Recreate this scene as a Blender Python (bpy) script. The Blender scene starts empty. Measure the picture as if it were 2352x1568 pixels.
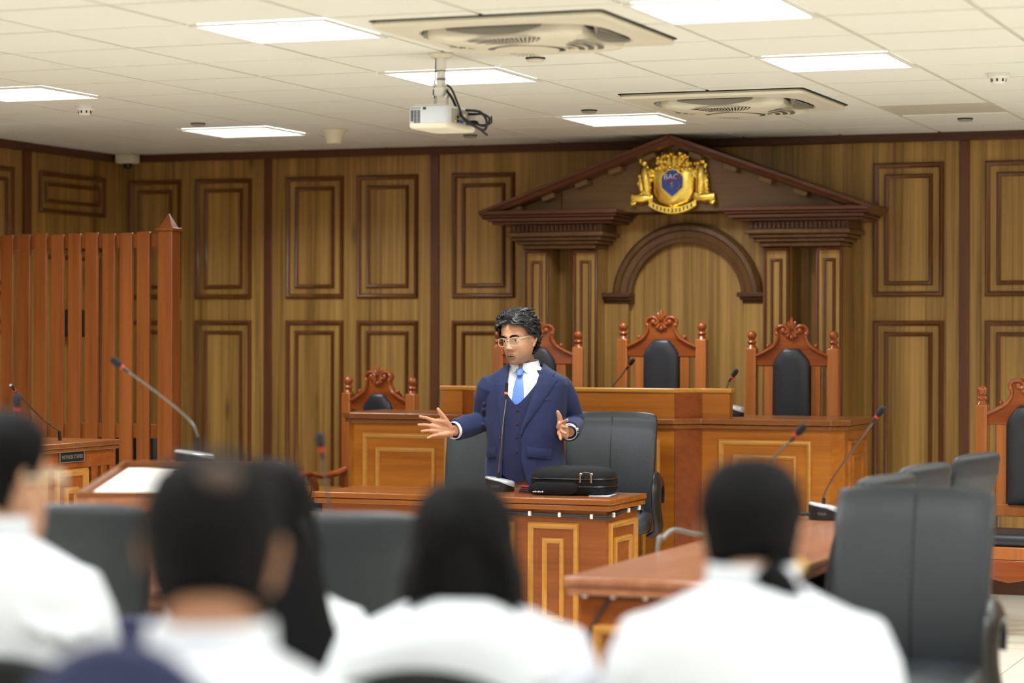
import bpy, math, random
from mathutils import Vector, Matrix, noise
R = math.radians
PI = math.pi
random.seed(7)
scene = bpy.context.scene
COL = scene.collection

# ---------------------------------------------------------------- camera
CAM_Z = 1.51
cam_d = bpy.data.cameras.new('camera')
cam = bpy.data.objects.new('camera', cam_d)
COL.objects.link(cam)
cam_d.sensor_width = 36.0
cam_d.lens = 85.0
cam_d.clip_start = 0.05
cam_d.clip_end = 100
YAW, PITCH, ROLL = 0.370942, -0.0018877, -0.002994
cam.matrix_world = (Matrix.Translation((0, 0, CAM_Z)) @ Matrix.Rotation(YAW, 4, 'Z') @
                    Matrix.Rotation(PI / 2 + PITCH, 4, 'X') @ Matrix.Rotation(-ROLL, 4, 'Z'))
cam_d.dof.use_dof = True
cam_d.dof.focus_distance = 11.9
cam_d.dof.aperture_fstop = 1.75
scene.camera = cam

# ---------------------------------------------------------------- world, exposure
world = bpy.data.worlds.new('world')
scene.world = world
world.use_nodes = True
world.node_tree.nodes['Background'].inputs[0].default_value = (0.9, 0.95, 1.0, 1)
world.node_tree.nodes['Background'].inputs[1].default_value = 0.05
scene.view_settings.view_transform = 'Standard'
scene.view_settings.look = 'None'
scene.view_settings.exposure = 0.92
scene.view_settings.gamma = 1.0
scene.view_settings.use_curve_mapping = False
PANEL_GLOW = 2.0      # the visible diffuser
LAMP_WATTS = 13.0     # the lamp behind it, with the narrowed beam of a prismatic panel
LAMP_SPREAD = 145.0
FILL_WINDOW_POWER = 0.35  # glow of the added, unseen panes that brighten the room

# ---------------------------------------------------------------- materials
def srgb(r, g, b):
    f = lambda c: (c / 255 / 12.92) if c / 255 <= 0.04045 else ((c / 255 + 0.055) / 1.055) ** 2.4
    return (f(r), f(g), f(b), 1.0)

def new_mat(name):
    m = bpy.data.materials.new(name)
    m.use_nodes = True
    nt = m.node_tree
    return m, nt, nt.nodes['Principled BSDF']

def plain(name, col, rough=0.5, metal=0.0, coat=0.0, spec=0.5, bump=None, sheen=0.0, var=0.0):
    m, nt, b = new_mat(name)
    b.inputs['Base Color'].default_value = col
    b.inputs['Roughness'].default_value = rough
    b.inputs['Metallic'].default_value = metal
    b.inputs['Coat Weight'].default_value = coat
    b.inputs['Specular IOR Level'].default_value = spec
    b.inputs['Sheen Weight'].default_value = sheen
    tc = nt.nodes.new('ShaderNodeTexCoord')
    if var:
        n = nt.nodes.new('ShaderNodeTexNoise')
        n.inputs['Scale'].default_value = 6
        n.inputs['Detail'].default_value = 4
        nt.links.new(tc.outputs['Object'], n.inputs['Vector'])
        h = nt.nodes.new('ShaderNodeMixRGB')
        h.inputs[1].default_value = tuple(c * (1 - var) for c in col[:3]) + (1,)
        h.inputs[2].default_value = tuple(min(1, c * (1 + var)) for c in col[:3]) + (1,)
        nt.links.new(n.outputs[0], h.inputs[0])
        nt.links.new(h.outputs[0], b.inputs['Base Color'])
    if bump:
        scale, strength = bump
        n = nt.nodes.new('ShaderNodeTexNoise')
        n.inputs['Scale'].default_value = scale
        n.inputs['Detail'].default_value = 3
        nt.links.new(tc.outputs['Object'], n.inputs['Vector'])
        bp = nt.nodes.new('ShaderNodeBump')
        bp.inputs['Strength'].default_value = strength
        bp.inputs['Distance'].default_value = 0.01
        nt.links.new(n.outputs[0], bp.inputs['Height'])
        nt.links.new(bp.outputs[0], b.inputs['Normal'])
    return m

def wood(name, dark, light, axis='X', rough=0.35, coat=0.25, fine=60.0, long=1.6, knots=0.0, contrast=(0.3, 0.7)):
    m, nt, b = new_mat(name)
    tc = nt.nodes.new('ShaderNodeTexCoord')
    mp = nt.nodes.new('ShaderNodeMapping')
    s = {'X': (long, fine, fine), 'Y': (fine, long, fine), 'Z': (fine, fine, long)}[axis]
    mp.inputs['Scale'].default_value = s
    nt.links.new(tc.outputs['Object'], mp.inputs['Vector'])
    n1 = nt.nodes.new('ShaderNodeTexNoise')
    n1.inputs['Scale'].default_value = 1.0
    n1.inputs['Detail'].default_value = 5
    n1.inputs['Roughness'].default_value = 0.6
    nt.links.new(mp.outputs[0], n1.inputs['Vector'])
    mp2 = nt.nodes.new('ShaderNodeMapping')
    mp2.inputs['Scale'].default_value = tuple(c * 0.16 for c in s)
    nt.links.new(tc.outputs['Object'], mp2.inputs['Vector'])
    n2 = nt.nodes.new('ShaderNodeTexNoise')
    n2.inputs['Scale'].default_value = 1.0
    n2.inputs['Detail'].default_value = 3
    n2.inputs['Distortion'].default_value = 1.2
    nt.links.new(mp2.outputs[0], n2.inputs['Vector'])
    mx = nt.nodes.new('ShaderNodeMath')
    mx.operation = 'ADD'
    nt.links.new(n1.outputs[0], mx.inputs[0])
    nt.links.new(n2.outputs[0], mx.inputs[1])
    ml = nt.nodes.new('ShaderNodeMath')
    ml.operation = 'MULTIPLY'
    ml.inputs[1].default_value = 0.5
    nt.links.new(mx.outputs[0], ml.inputs[0])
    rp = nt.nodes.new('ShaderNodeValToRGB')
    rp.color_ramp.elements[0].position = contrast[0]
    rp.color_ramp.elements[0].color = dark
    rp.color_ramp.elements[1].position = contrast[1]
    rp.color_ramp.elements[1].color = light
    nt.links.new(ml.outputs[0], rp.inputs[0])
    out = rp.outputs[0]
    if knots:
        mk = nt.nodes.new('ShaderNodeMapping')
        ks = {'X': (1.3, 5, 5), 'Y': (5, 1.3, 5), 'Z': (5, 5, 1.3)}[axis]
        mk.inputs['Scale'].default_value = ks
        nt.links.new(tc.outputs['Object'], mk.inputs['Vector'])
        vo = nt.nodes.new('ShaderNodeTexVoronoi')
        vo.inputs['Scale'].default_value = 0.8
        nt.links.new(mk.outputs[0], vo.inputs['Vector'])
        kr = nt.nodes.new('ShaderNodeValToRGB')
        kr.color_ramp.elements[0].position = 0.03
        kr.color_ramp.elements[0].color = (1, 1, 1, 1)
        kr.color_ramp.elements[1].position = 0.12
        kr.color_ramp.elements[1].color = (0, 0, 0, 1)
        nt.links.new(vo.outputs['Distance'], kr.inputs[0])
        mm = nt.nodes.new('ShaderNodeMath')
        mm.operation = 'MULTIPLY'
        mm.inputs[1].default_value = knots
        nt.links.new(kr.outputs[0], mm.inputs[0])
        mc = nt.nodes.new('ShaderNodeMixRGB')
        nt.links.new(mm.outputs[0], mc.inputs[0])
        nt.links.new(out, mc.inputs[1])
        mc.inputs[2].default_value = tuple(c * 0.35 for c in dark[:3]) + (1,)
        out = mc.outputs[0]
    nt.links.new(out, b.inputs['Base Color'])
    b.inputs['Roughness'].default_value = rough
    b.inputs['Coat Weight'].default_value = coat*0.6
    b.inputs['Coat Roughness'].default_value = 0.2
    b.inputs['Specular IOR Level'].default_value = 0.3
    return m

def emitter(name, col, power):
    m, nt, b = new_mat(name)
    b.inputs['Base Color'].default_value = (0.9, 0.9, 0.9, 1)
    b.inputs['Emission Color'].default_value = col
    b.inputs['Emission Strength'].default_value = power
    return m

def floor_mat():
    m, nt, b = new_mat('floor_tile')
    tc = nt.nodes.new('ShaderNodeTexCoord')
    sp = nt.nodes.new('ShaderNodeSeparateXYZ')
    nt.links.new(tc.outputs['Object'], sp.inputs[0])
    def math_(op, a, v):
        n = nt.nodes.new('ShaderNodeMath'); n.operation = op
        nt.links.new(a, n.inputs[0])
        if isinstance(v, float): n.inputs[1].default_value = v
        else: nt.links.new(v, n.inputs[1])
        return n.outputs[0]
    def line(o, off):
        a = math_('ADD', o, off); a = math_('DIVIDE', a, 0.6)
        f = nt.nodes.new('ShaderNodeMath'); f.operation = 'FRACT'; nt.links.new(a, f.inputs[0])
        return math_('LESS_THAN', f.outputs[0], 0.008)
    g = math_('MAXIMUM', line(sp.outputs[0], 60.0 + 0.09 - 0.002), line(sp.outputs[1], 60.0 - 0.45 - 0.002))
    n = nt.nodes.new('ShaderNodeTexNoise'); n.inputs['Scale'].default_value = 1.3; n.inputs['Detail'].default_value = 5
    nt.links.new(tc.outputs['Object'], n.inputs['Vector'])
    c = nt.nodes.new('ShaderNodeMixRGB')
    c.inputs[1].default_value = srgb(228, 224, 208); c.inputs[2].default_value = srgb(238, 234, 220)
    nt.links.new(n.outputs[0], c.inputs[0])
    c2 = nt.nodes.new('ShaderNodeMixRGB'); c2.inputs[2].default_value = srgb(150, 145, 130)
    nt.links.new(g, c2.inputs[0]); nt.links.new(c.outputs[0], c2.inputs[1])
    nt.links.new(c2.outputs[0], b.inputs['Base Color'])
    b.inputs['Roughness'].default_value = 0.28
    return m

M = dict(
    veneer=wood('wall_veneer', srgb(110, 79, 35), srgb(188, 148, 82), 'Z', 0.42, 0.15, 46, 0.8, 0.6, (0.34, 0.64)),
    veneer_x=wood('tympanum_veneer', srgb(92, 68, 42), srgb(136, 104, 66), 'X', 0.4, 0.15, 38, 0.9),
    moulding=wood('moulding_wood', srgb(82, 46, 22), srgb(120, 74, 38), 'Z', 0.35, 0.3, 40, 1.5),
    strip=wood('strip_wood', srgb(84, 50, 32), srgb(110, 68, 46), 'Z', 0.4, 0.2, 40, 1.2),
    crown=wood('crown_wood', srgb(70, 40, 26), srgb(96, 58, 36), 'X', 0.4, 0.2, 40, 1.2),
    corn=wood('cornice_wood', srgb(76, 44, 28), srgb(108, 66, 44), 'X', 0.35, 0.3, 40, 1.2),
    arch=wood('arch_wood', srgb(80, 54, 32), srgb(118, 84, 50), 'Z', 0.35, 0.3, 40, 1.5),
    bench=wood('bench_wood', srgb(140, 76, 20), srgb(180, 110, 34), 'X', 0.35, 0.3, 30, 1.4, 0.6),
    bench_red=wood('bench_facet_wood', srgb(108, 48, 16), srgb(140, 70, 26), 'X', 0.35, 0.3, 30, 1.4),
    bench_gold=wood('bench_moulding', srgb(166, 108, 38), srgb(196, 138, 60), 'X', 0.35, 0.3, 40, 1.5),
    slab=wood('slab_wood', srgb(104, 58, 24), srgb(144, 86, 40), 'X', 0.28, 0.5, 40, 1.2),
    table=wood('table_wood', srgb(110, 52, 17), srgb(156, 86, 33), 'X', 0.35, 0.3, 26, 1.1, 0.5),
    tabletop=wood('tabletop_wood', srgb(116, 60, 18), srgb(156, 90, 32), 'X', 0.25, 0.5, 40, 1.0),
    rtop=wood('side_tabletop_wood', srgb(138, 84, 56), srgb(178, 120, 88), 'Y', 0.22, 0.6, 40, 1.0),
    throne=wood('throne_wood', srgb(136, 74, 30), srgb(182, 110, 56), 'Z', 0.3, 0.5, 40, 1.6),
    throne_dark=wood('throne_carved_wood', srgb(118, 52, 18), srgb(164, 86, 38), 'X', 0.22, 0.7, 30, 2.5),
    slat=wood('slat_wood', srgb(110, 54, 20), srgb(162, 94, 44), 'Z', 0.38, 0.25, 22, 1.0, 0.3),
    leather=plain('grey_black_leather', srgb(41, 45, 50), 0.45, bump=(160, 0.12), spec=0.45),
    pad=plain('black_cushion_leather', srgb(32, 36, 44), 0.4, bump=(120, 0.1)),
    black=plain('black_plastic', srgb(24, 25, 27), 0.35),
    blackm=plain('black_matte_fabric', srgb(17, 18, 20), 0.8, bump=(300, 0.2), spec=0.25),
    rubber=plain('black_cable', srgb(30, 31, 32), 0.5),
    grey=plain('grey_cable', srgb(112, 114, 112), 0.5),
    silver=plain('silver_plastic', srgb(196, 200, 204), 0.3, 0.4),
    steel=plain('steel_tube', srgb(120, 120, 116), 0.3, 0.9),
    chrome=plain('chrome', srgb(215, 215, 215), 0.15, 1.0),
    foam=plain('foam_windscreen', srgb(34, 35, 38), 0.95, bump=(400, 0.3)),
    red=plain('red_ring', srgb(214, 40, 34), 0.4),
    white=plain('white_plastic', srgb(232, 230, 224), 0.4),
    offwhite=plain('off_white_plastic', srgb(222, 216, 192), 0.45),
    tile=plain('ceiling_tile', srgb(234, 235, 226), 0.9, bump=(260, 0.08)),
    tee=plain('ceiling_tee', srgb(205, 200, 184), 0.6),
    ac=plain('cassette_plastic', srgb(226, 220, 200), 0.45),
    acdark=plain('cassette_slot', srgb(40, 38, 40), 0.7),
    acgrey=plain('cassette_louvre', srgb(168, 164, 154), 0.5),
    proj=plain('projector_shell', srgb(214, 220, 228), 0.4),
    projlow=plain('projector_base', srgb(236, 230, 210), 0.45),
    gold=plain('polished_gold', srgb(255, 224, 112), 0.3, 1.0, bump=(40, 0.25)),
    blue=plain('blue_enamel', srgb(50, 88, 190), 0.35),
    wallplain=plain('plain_plaster', srgb(226, 218, 200), 0.9),
    floor=floor_mat(),
    paper=plain('reflection_white', srgb(240, 238, 232), 0.6),  # flat white for the reflection laid on the lectern top
    fill_glow=emitter('fill_glow_pane', (0.93, 0.97, 1.0, 1), FILL_WINDOW_POWER),
    light=emitter('led_diffuser', (0.93, 0.975, 1.0, 1), PANEL_GLOW),
    shirt=plain('white_cotton', srgb(222, 225, 233), 0.85, bump=(9, 0.7)),
    suit=plain('navy_wool', srgb(35, 43, 80), 0.8, bump=(14, 0.35), sheen=0.08, var=0.1, spec=0.3),
    vest=plain('navy_waistcoat_wool', srgb(32, 38, 72), 0.8, bump=(18, 0.3), sheen=0.08, spec=0.3),
    dress=plain('pale_blue_shirt', srgb(226, 234, 244), 0.7, bump=(10, 0.2)),
    tie=plain('blue_silk_tie', srgb(96, 136, 214), 0.4, bump=(900, 0.15)),
    trouser=plain('dark_trousers', srgb(30, 32, 40), 0.8),
    shoe=plain('black_shoe_leather', srgb(18, 18, 20), 0.3),
    hairb=plain('black_hair', srgb(13, 12, 14), 0.7, spec=0.1, bump=(90, 0.5)),
    navyfab=plain('navy_fabric', srgb(28, 35, 70), 0.85, sheen=0.05, bump=(300, 0.2)),
    eye=plain('eye_white', srgb(226, 222, 214), 0.2),
    iris=plain('dark_iris', srgb(40, 26, 18), 0.15),
    lip=plain('lip_skin', srgb(142, 94, 80), 0.5),
    sign=plain('black_plaque', srgb(26, 24, 24), 0.4),
    engraved=plain('engraved_grey', srgb(120, 117, 112), 0.5),
    maroon=plain('maroon_leather', srgb(128, 34, 44), 0.45),
)

def glassm(name, col, rough=0.05):
    m, nt, b = new_mat(name)
    b.inputs['Base Color'].default_value = col
    b.inputs['Transmission Weight'].default_value = 1.0
    b.inputs['Roughness'].default_value = rough
    b.inputs['IOR'].default_value = 1.05
    return m
M['lens'] = glassm('spectacle_lens', (0.97, 0.98, 0.98, 1))
M['clearframe'] = plain('clear_spectacle_frame', srgb(176, 172, 150), 0.2)

def skin_mat(name, col, stubble=None):
    """skin; STUBBLE = (z of the mouth, colour) tints the shaven jaw."""
    m, nt, b = new_mat(name)
    tc = nt.nodes.new('ShaderNodeTexCoord')
    n = nt.nodes.new('ShaderNodeTexNoise'); n.inputs['Scale'].default_value = 30; n.inputs['Detail'].default_value = 4
    nt.links.new(tc.outputs['Object'], n.inputs['Vector'])
    c = nt.nodes.new('ShaderNodeMixRGB')
    c.inputs[1].default_value = tuple(x * 0.9 for x in col[:3]) + (1,)
    c.inputs[2].default_value = tuple(min(1, x * 1.1) for x in col[:3]) + (1,)
    nt.links.new(n.outputs[0], c.inputs[0])
    out = c.outputs[0]
    if stubble:
        sp = nt.nodes.new('ShaderNodeSeparateXYZ'); nt.links.new(tc.outputs['Object'], sp.inputs[0])
        mr = nt.nodes.new('ShaderNodeMapRange')
        mr.inputs['From Min'].default_value = stubble[0] + 0.02
        mr.inputs['From Max'].default_value = stubble[0] - 0.035
        nt.links.new(sp.outputs[2], mr.inputs['Value'])
        gt = nt.nodes.new('ShaderNodeMath'); gt.operation = 'GREATER_THAN'; gt.inputs[1].default_value = stubble[2]
        nt.links.new(sp.outputs[2], gt.inputs[0])
        mu = nt.nodes.new('ShaderNodeMath'); mu.operation = 'MULTIPLY'
        nt.links.new(mr.outputs[0], mu.inputs[0]); nt.links.new(gt.outputs[0], mu.inputs[1])
        mu2 = nt.nodes.new('ShaderNodeMath'); mu2.operation = 'MULTIPLY'; mu2.inputs[1].default_value = 0.65
        nt.links.new(mu.outputs[0], mu2.inputs[0])
        c2 = nt.nodes.new('ShaderNodeMixRGB'); c2.inputs[2].default_value = stubble[1]
        nt.links.new(mu2.outputs[0], c2.inputs[0]); nt.links.new(out, c2.inputs[1])
        out = c2.outputs[0]
    nt.links.new(out, b.inputs['Base Color'])
    b.inputs['Roughness'].default_value = 0.5
    b.inputs['Subsurface Weight'].default_value = 0.08
    b.inputs['Subsurface Radius'].default_value = (0.02, 0.008, 0.004)
    b.inputs['Subsurface Scale'].default_value = 0.3
    return m
M['skin_brown'] = skin_mat('brown_skin', srgb(158, 110, 78))
M['skin'] = skin_mat('warm_brown_skin', srgb(190, 136, 102))
M['skin_light'] = skin_mat('light_brown_skin', srgb(200, 150, 118))
M['skin_man'] = skin_mat('lecturer_skin', srgb(198, 146, 114), (1.44, srgb(112, 92, 80), 1.372))

# ---------------------------------------------------------------- mesh builder
class MB:
    def __init__(s, m=None):
        s.v = []; s.f = []; s.m = m or Matrix()
    def add(s, verts, faces):
        o = len(s.v)
        s.v += [s.m @ Vector(p) for p in verts]
        s.f += [tuple(i + o for i in f) for f in faces]
        return s
    def box(s, x0, x1, y0, y1, z0, z1):
        v = [(x0,y0,z0),(x1,y0,z0),(x1,y1,z0),(x0,y1,z0),(x0,y0,z1),(x1,y0,z1),(x1,y1,z1),(x0,y1,z1)]
        return s.add(v, [(0,3,2,1),(4,5,6,7),(0,1,5,4),(1,2,6,5),(2,3,7,6),(3,0,4,7)])
    def loft(s, rings, closed=True, caps=True):
        n = len(rings[0]); v = [p for r in rings for p in r]; f = []
        for i in range(len(rings) - 1):
            for j in range(n if closed else n - 1):
                a = i*n + j; b = i*n + (j+1) % n
                f.append((a, b, b+n, a+n))
        if caps:
            f.append(tuple(range(n))[::-1]); f.append(tuple(range((len(rings)-1)*n, len(rings)*n)))
        return s.add(v, f)
    def tube(s, pts, rad, n=10, caps=True, round_ends=False, squash=None):
        pts = [Vector(p) for p in pts]
        if not isinstance(rad, (list, tuple)): rad = [rad]*len(pts)
        if round_ends:
            d0 = (pts[0]-pts[1]).normalized(); d1 = (pts[-1]-pts[-2]).normalized(); r0, r1 = rad[0], rad[-1]
            pts = [pts[0]+d0*r0*0.95, pts[0]+d0*r0*0.7] + pts + [pts[-1]+d1*r1*0.7, pts[-1]+d1*r1*0.95]
            rad = [r0*0.3, r0*0.72] + list(rad) + [r1*0.72, r1*0.3]
        rings = []; up = None
        for i, p in enumerate(pts):
            t = (pts[min(i+1, len(pts)-1)] - pts[max(i-1, 0)]).normalized()
            if up is None:
                up = Vector((0,0,1)) if abs(t.z) < 0.9 else Vector((0,1,0))
            a = t.cross(up)
            if a.length < 1e-5: a = t.cross(Vector((1,0,0)))
            a.normalize(); b = a.cross(t).normalized(); up = b
            q = squash or (1, 1)
            rings.append([p + a*math.cos(k*2*PI/n)*rad[i]*q[0] + b*math.sin(k*2*PI/n)*rad[i]*q[1] for k in range(n)])
        return s.loft(rings, True, caps)
    def lathe(s, prof, c=(0,0,0), n=20, caps=True):
        return s.loft([[(c[0]+r*math.cos(k*2*PI/n), c[1]+r*math.sin(k*2*PI/n), c[2]+z) for k in range(n)] for r, z in prof], True, caps)
    def ball(s, c, r, n=14, k=9):
        if not isinstance(r, (list, tuple)): r = (r, r, r)
        rings = []
        for i in range(k+1):
            a = -PI/2 + PI*(i+0.02)/(k+0.04)
            rings.append([(c[0]+r[0]*math.cos(a)*math.cos(j*2*PI/n), c[1]+r[1]*math.cos(a)*math.sin(j*2*PI/n), c[2]+r[2]*math.sin(a)) for j in range(n)])
        return s.loft(rings)
    def prism(s, poly, a, b, plane='xz'):
        if plane == 'xz': A = [(x,a,z) for x,z in poly]; B = [(x,b,z) for x,z in poly]
        elif plane == 'xy': A = [(x,y,a) for x,y in poly]; B = [(x,y,b) for x,y in poly]
        else: A = [(a,y,z) for y,z in poly]; B = [(b,y,z) for y,z in poly]
        return s.loft([A, B])
    def frame(s, x0, x1, z0, z1, y, w, h, prof=((0,0),(0.08,0.55),(0.3,1.0),(0.55,0.95),(0.75,0.5),(0.9,0.35),(1,0))):
        """mitred moulding round a rectangle in the xz plane, rising towards -y."""
        rings = []
        for t, hh in prof:
            o = t*w
            rings.append([(x0+o,y-hh*h,z0+o),(x1-o,y-hh*h,z0+o),(x1-o,y-hh*h,z1-o),(x0+o,y-hh*h,z1-o)])
        return s.loft(rings, True, False)
    def grid(s, fn, nu, nv, wrap=False):
        v = [fn(i/(nu-1) if not wrap else i/nu, j/(nv-1)) for j in range(nv) for i in range(nu)]
        f = []
        for j in range(nv-1):
            for i in range(nu if wrap else nu-1):
                a = j*nu+i; b = j*nu+(i+1) % nu
                f.append((a, b, b+nu, a+nu))
        return s.add(v, f)
    def build(s, name, mat, parent=None, bev=0, smooth=40, seg=2, remesh=0, solid=0, sub=0, smoothit=0):
        me = bpy.data.meshes.new(name)
        me.from_pydata([tuple(p) for p in s.v], [], s.f)
        me.update()
        import bmesh
        bm = bmesh.new(); bm.from_mesh(me); bmesh.ops.recalc_face_normals(bm, faces=bm.faces); bm.to_mesh(me); bm.free()
        o = bpy.data.objects.new(name, me)
        COL.objects.link(o)
        if mat: me.materials.append(mat)
        for p in me.polygons: p.use_smooth = True
        if not remesh: me.set_sharp_from_angle(angle=R(smooth))
        if bev:
            b = o.modifiers.new('bevel', 'BEVEL'); b.width = bev; b.segments = seg; b.limit_method = 'ANGLE'; b.angle_limit = R(35)
        if solid:
            b = o.modifiers.new('solid', 'SOLIDIFY'); b.thickness = solid; b.offset = 0
        if remesh:
            b = o.modifiers.new('remesh', 'REMESH'); b.mode = 'VOXEL'; b.voxel_size = remesh; b.use_smooth_shade = True
        if smoothit:
            b = o.modifiers.new('smooth', 'SMOOTH'); b.factor = 0.5; b.iterations = smoothit
        if sub:
            b = o.modifiers.new('sub', 'SUBSURF'); b.levels = sub; b.render_levels = sub
        if parent: o.parent = parent
        return o

def tag(o, label, cat, group=None, kind=None):
    o['label'] = label; o['category'] = cat
    if group: o['group'] = group
    if kind: o['kind'] = kind
    return o
def thing(name, label, cat, loc=(0,0,0), rz=0.0, group=None):
    o = bpy.data.objects.new(name, None); COL.objects.link(o)
    o.empty_display_size = 0.1
    o.location = loc; o.rotation_euler = (0, 0, rz)
    return tag(o, label, cat, group)
def structure(o):
    o['kind'] = 'structure'; return o
def dup(root, loc, rz, label, group=None):
    def rec(o, par):
        c = o.copy(); COL.objects.link(c)
        if par: c.parent = par
        for ch in [x for x in bpy.data.objects if x.parent == o]: rec(ch, c)
        return c
    c = rec(root, None)
    c.location = loc; c.rotation_euler = (0, 0, rz); c['label'] = label
    if group: c['group'] = group
    return c
def text(name, body, size, mat, parent, mtx, extrude=0.001, sx=1.0):
    cu = bpy.data.curves.new(name, 'FONT'); cu.body = body; cu.size = size; cu.extrude = extrude
    cu.align_x = 'CENTER'; cu.align_y = 'CENTER'; cu.materials.append(mat)
    tmp = bpy.data.objects.new(name, cu); COL.objects.link(tmp)
    me = bpy.data.meshes.new_from_object(tmp.evaluated_get(bpy.context.evaluated_depsgraph_get()))
    bpy.data.objects.remove(tmp); bpy.data.curves.remove(cu)
    o = bpy.data.objects.new(name, me); COL.objects.link(o)
    if not me.materials: me.materials.append(mat)
    o.parent = parent
    o.matrix_local = mtx @ Matrix.Diagonal((sx, 1, 1, 1))
    return o
def bez(pts, n=8):
    """Catmull-Rom through the points."""
    P = [Vector(p) for p in pts]; out = []
    Q = [P[0]*2-P[1]] + P + [P[-1]*2-P[-2]]
    for i in range(1, len(Q)-2):
        for k in range(n):
            t = k/n
            out.append(0.5*((2*Q[i]) + (Q[i+1]-Q[i-1])*t + (2*Q[i-1]-5*Q[i]+4*Q[i+1]-Q[i+2])*t*t + (3*Q[i]-Q[i-1]-3*Q[i+1]+Q[i+2])*t**3))
    out.append(P[-1])
    return out
# ================================================================ the room
XL, XR, YB, YF, ZC = -8.46, 3.3, 14.35, -3.6, 2.7323
GX, GY = -5.2427, 8.4001
structure(MB().box(XL-0.2, XR+0.2, YF-0.2, YB+0.2, -0.1, 0).build('floor', M['floor']))
# ceiling: tee plane and every tile of the grid, holes left for lamps and cassettes
c = MB()
lamp_cells = [(i, j) for i in (-3, 1, 4, 8, 11) for j in (7, 3, 0, -4, -8, -12, -16) if (i, j) != (4, 7)]
ac_rect = [(-3.44, 9.0), (-3.44, 12.0)]
for i in range(-6, 15):
    for j in range(-21, 11):
        if (i, j) in lamp_cells: continue
        x0, x1 = max(XL, GX+i*0.6+0.011), min(XR, GX+i*0.6+0.589)
        y0, y1 = max(YF, GY+j*0.6+0.011), min(YB, GY+j*0.6+0.589)
        if x1-x0 < 0.02 or y1-y0 < 0.02: continue
        dz = 0.0
        if (i, j) == (4, 7): dz = 0.03
        rr = random.Random(i*100+j); dz += rr.uniform(0, 0.0015)
        c.box(x0, x1, y0, y1, ZC+dz, ZC+0.03+dz)
structure(c.build('ceiling', M['tile']))
structure(MB().box(XL-0.2, XR+0.2, YF-0.2, YB+0.2, ZC+0.007, ZC+0.2).build('ceiling_grid', M['tee']))
structure(MB().box(XL-0.2, XR+0.2, YB, YB+0.2, 0, ZC+0.1).build('wall_back', M['veneer']))
structure(MB().box(XL-0.2, XL, YF, YB, 0, ZC+0.1).build('wall_left', M['veneer']))
# the two plain walls behind and beside the camera, each with made-up glowing windows added as fill light
def fill_window_wall(name, m, L, wins, first):
    """wall in the local xz plane facing -y, x from 0 to L, with openings WINS = (x0, x1, z0, z1)."""
    b = MB(m); xs = 0
    for x0, x1, z0, z1 in wins:
        b.box(xs, x0, 0, 0.2, 0, ZC+0.1); b.box(x0, x1, 0, 0.2, 0, z0); b.box(x0, x1, 0, 0.2, z1, ZC+0.1); xs = x1
    b.box(xs, L, 0, 0.2, 0, ZC+0.1)
    structure(b.build(name, M['veneer']))
    for k, (x0, x1, z0, z1) in enumerate(wins):
        w = structure(MB(m).box(x0, x1, 0.12, 0.125, z0, z1).build('fill_window_%d' % (first+k), M['fill_glow']))
        b = MB(m); b.frame(x0-0.05, x1+0.05, z0-0.05, z1+0.05, 0, 0.05, 0.02); b.box(x0, x0+0.05, 0.08, 0.12, z0, z1); b.box(x1-0.05, x1, 0.08, 0.12, z0, z1)
        xm = (x0+x1)/2; b.box(xm-0.025, xm+0.025, 0.08, 0.12, z0, z1); b.box(x0, x1, 0.08, 0.12, z0, z0+0.05); b.box(x0, x1, 0.08, 0.12, z1-0.05, z1)
        f = b.build('fill_window_frame', M['white']); f.parent = w
fill_window_wall('wall_right', Matrix.Translation((XR, YB, 0)) @ Matrix.Rotation(-PI/2, 4, 'Z'), YB-YF, [(8.6, 10.8, 0.9, 2.4), (11.4, 13.6, 0.9, 2.4), (14.2, 16.4, 0.9, 2.4)], 1)
fill_window_wall('wall_front', Matrix.Translation((XR, YF, 0)) @ Matrix.Rotation(PI, 4, 'Z'), XR-XL, [(0.6, 3.2, 0.9, 2.4), (3.8, 6.4, 0.9, 2.4), (7.0, 9.6, 0.9, 2.4)], 4)
structure(MB().box(XL, XR, YB-0.045, YB, ZC-0.05, ZC+0.006).build('trim_1', M['crown'], bev=0.006))
structure(MB().box(XL, XL+0.045, YF, YB, ZC-0.05, ZC+0.006).build('trim_2', M['crown'], bev=0.006))
structure(MB().box(XL, XR, YB-0.022, YB, 0, 0.14).build('baseboard_back', M['crown'], bev=0.005))
structure(MB().box(XL, XL+0.022, YF, YB, 0, 0.14).build('baseboard_left', M['crown'], bev=0.005))
tn = 3
for x in (-7.316, -6.115, -2.70, -1.5, -0.3, 0.9, 2.1):
    structure(MB().box(x-0.03, x+0.03, YB-0.012, YB, 0.14, ZC-0.05).build('trim_%d' % tn, M['strip'], bev=0.003)); tn += 1
def wall_panel(x0, x1, z0, z1, m=None):
    global tn
    b = MB(m)
    b.frame(x0, x1, z0, z1, 0, 0.032, 0.024)
    b.frame(x0+0.068, x1-0.068, z0+0.068, z1-0.068, 0, 0.026, 0.02)
    structure(b.build('trim_%d' % tn, M['moulding'], smooth=60)); tn += 1
mb = Matrix.Translation((0, YB, 0))
for x0, x1 in ((-8.37, -7.97), (-7.863, -7.437), (-7.187, -6.763), (-6.67, -6.232), (-5.996, -5.561), (-3.25, -2.822),
               (-2.58, -2.15), (-2.05, -1.62), (-1.38, -0.95), (-0.85, -0.42), (-0.18, 0.25), (0.35, 0.78), (1.02, 1.45), (1.55, 1.98)):
    wall_panel(x0, x1, 1.758, 2.56, mb)
    wall_panel(x0, x1, 0.28, 1.615, mb)
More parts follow.
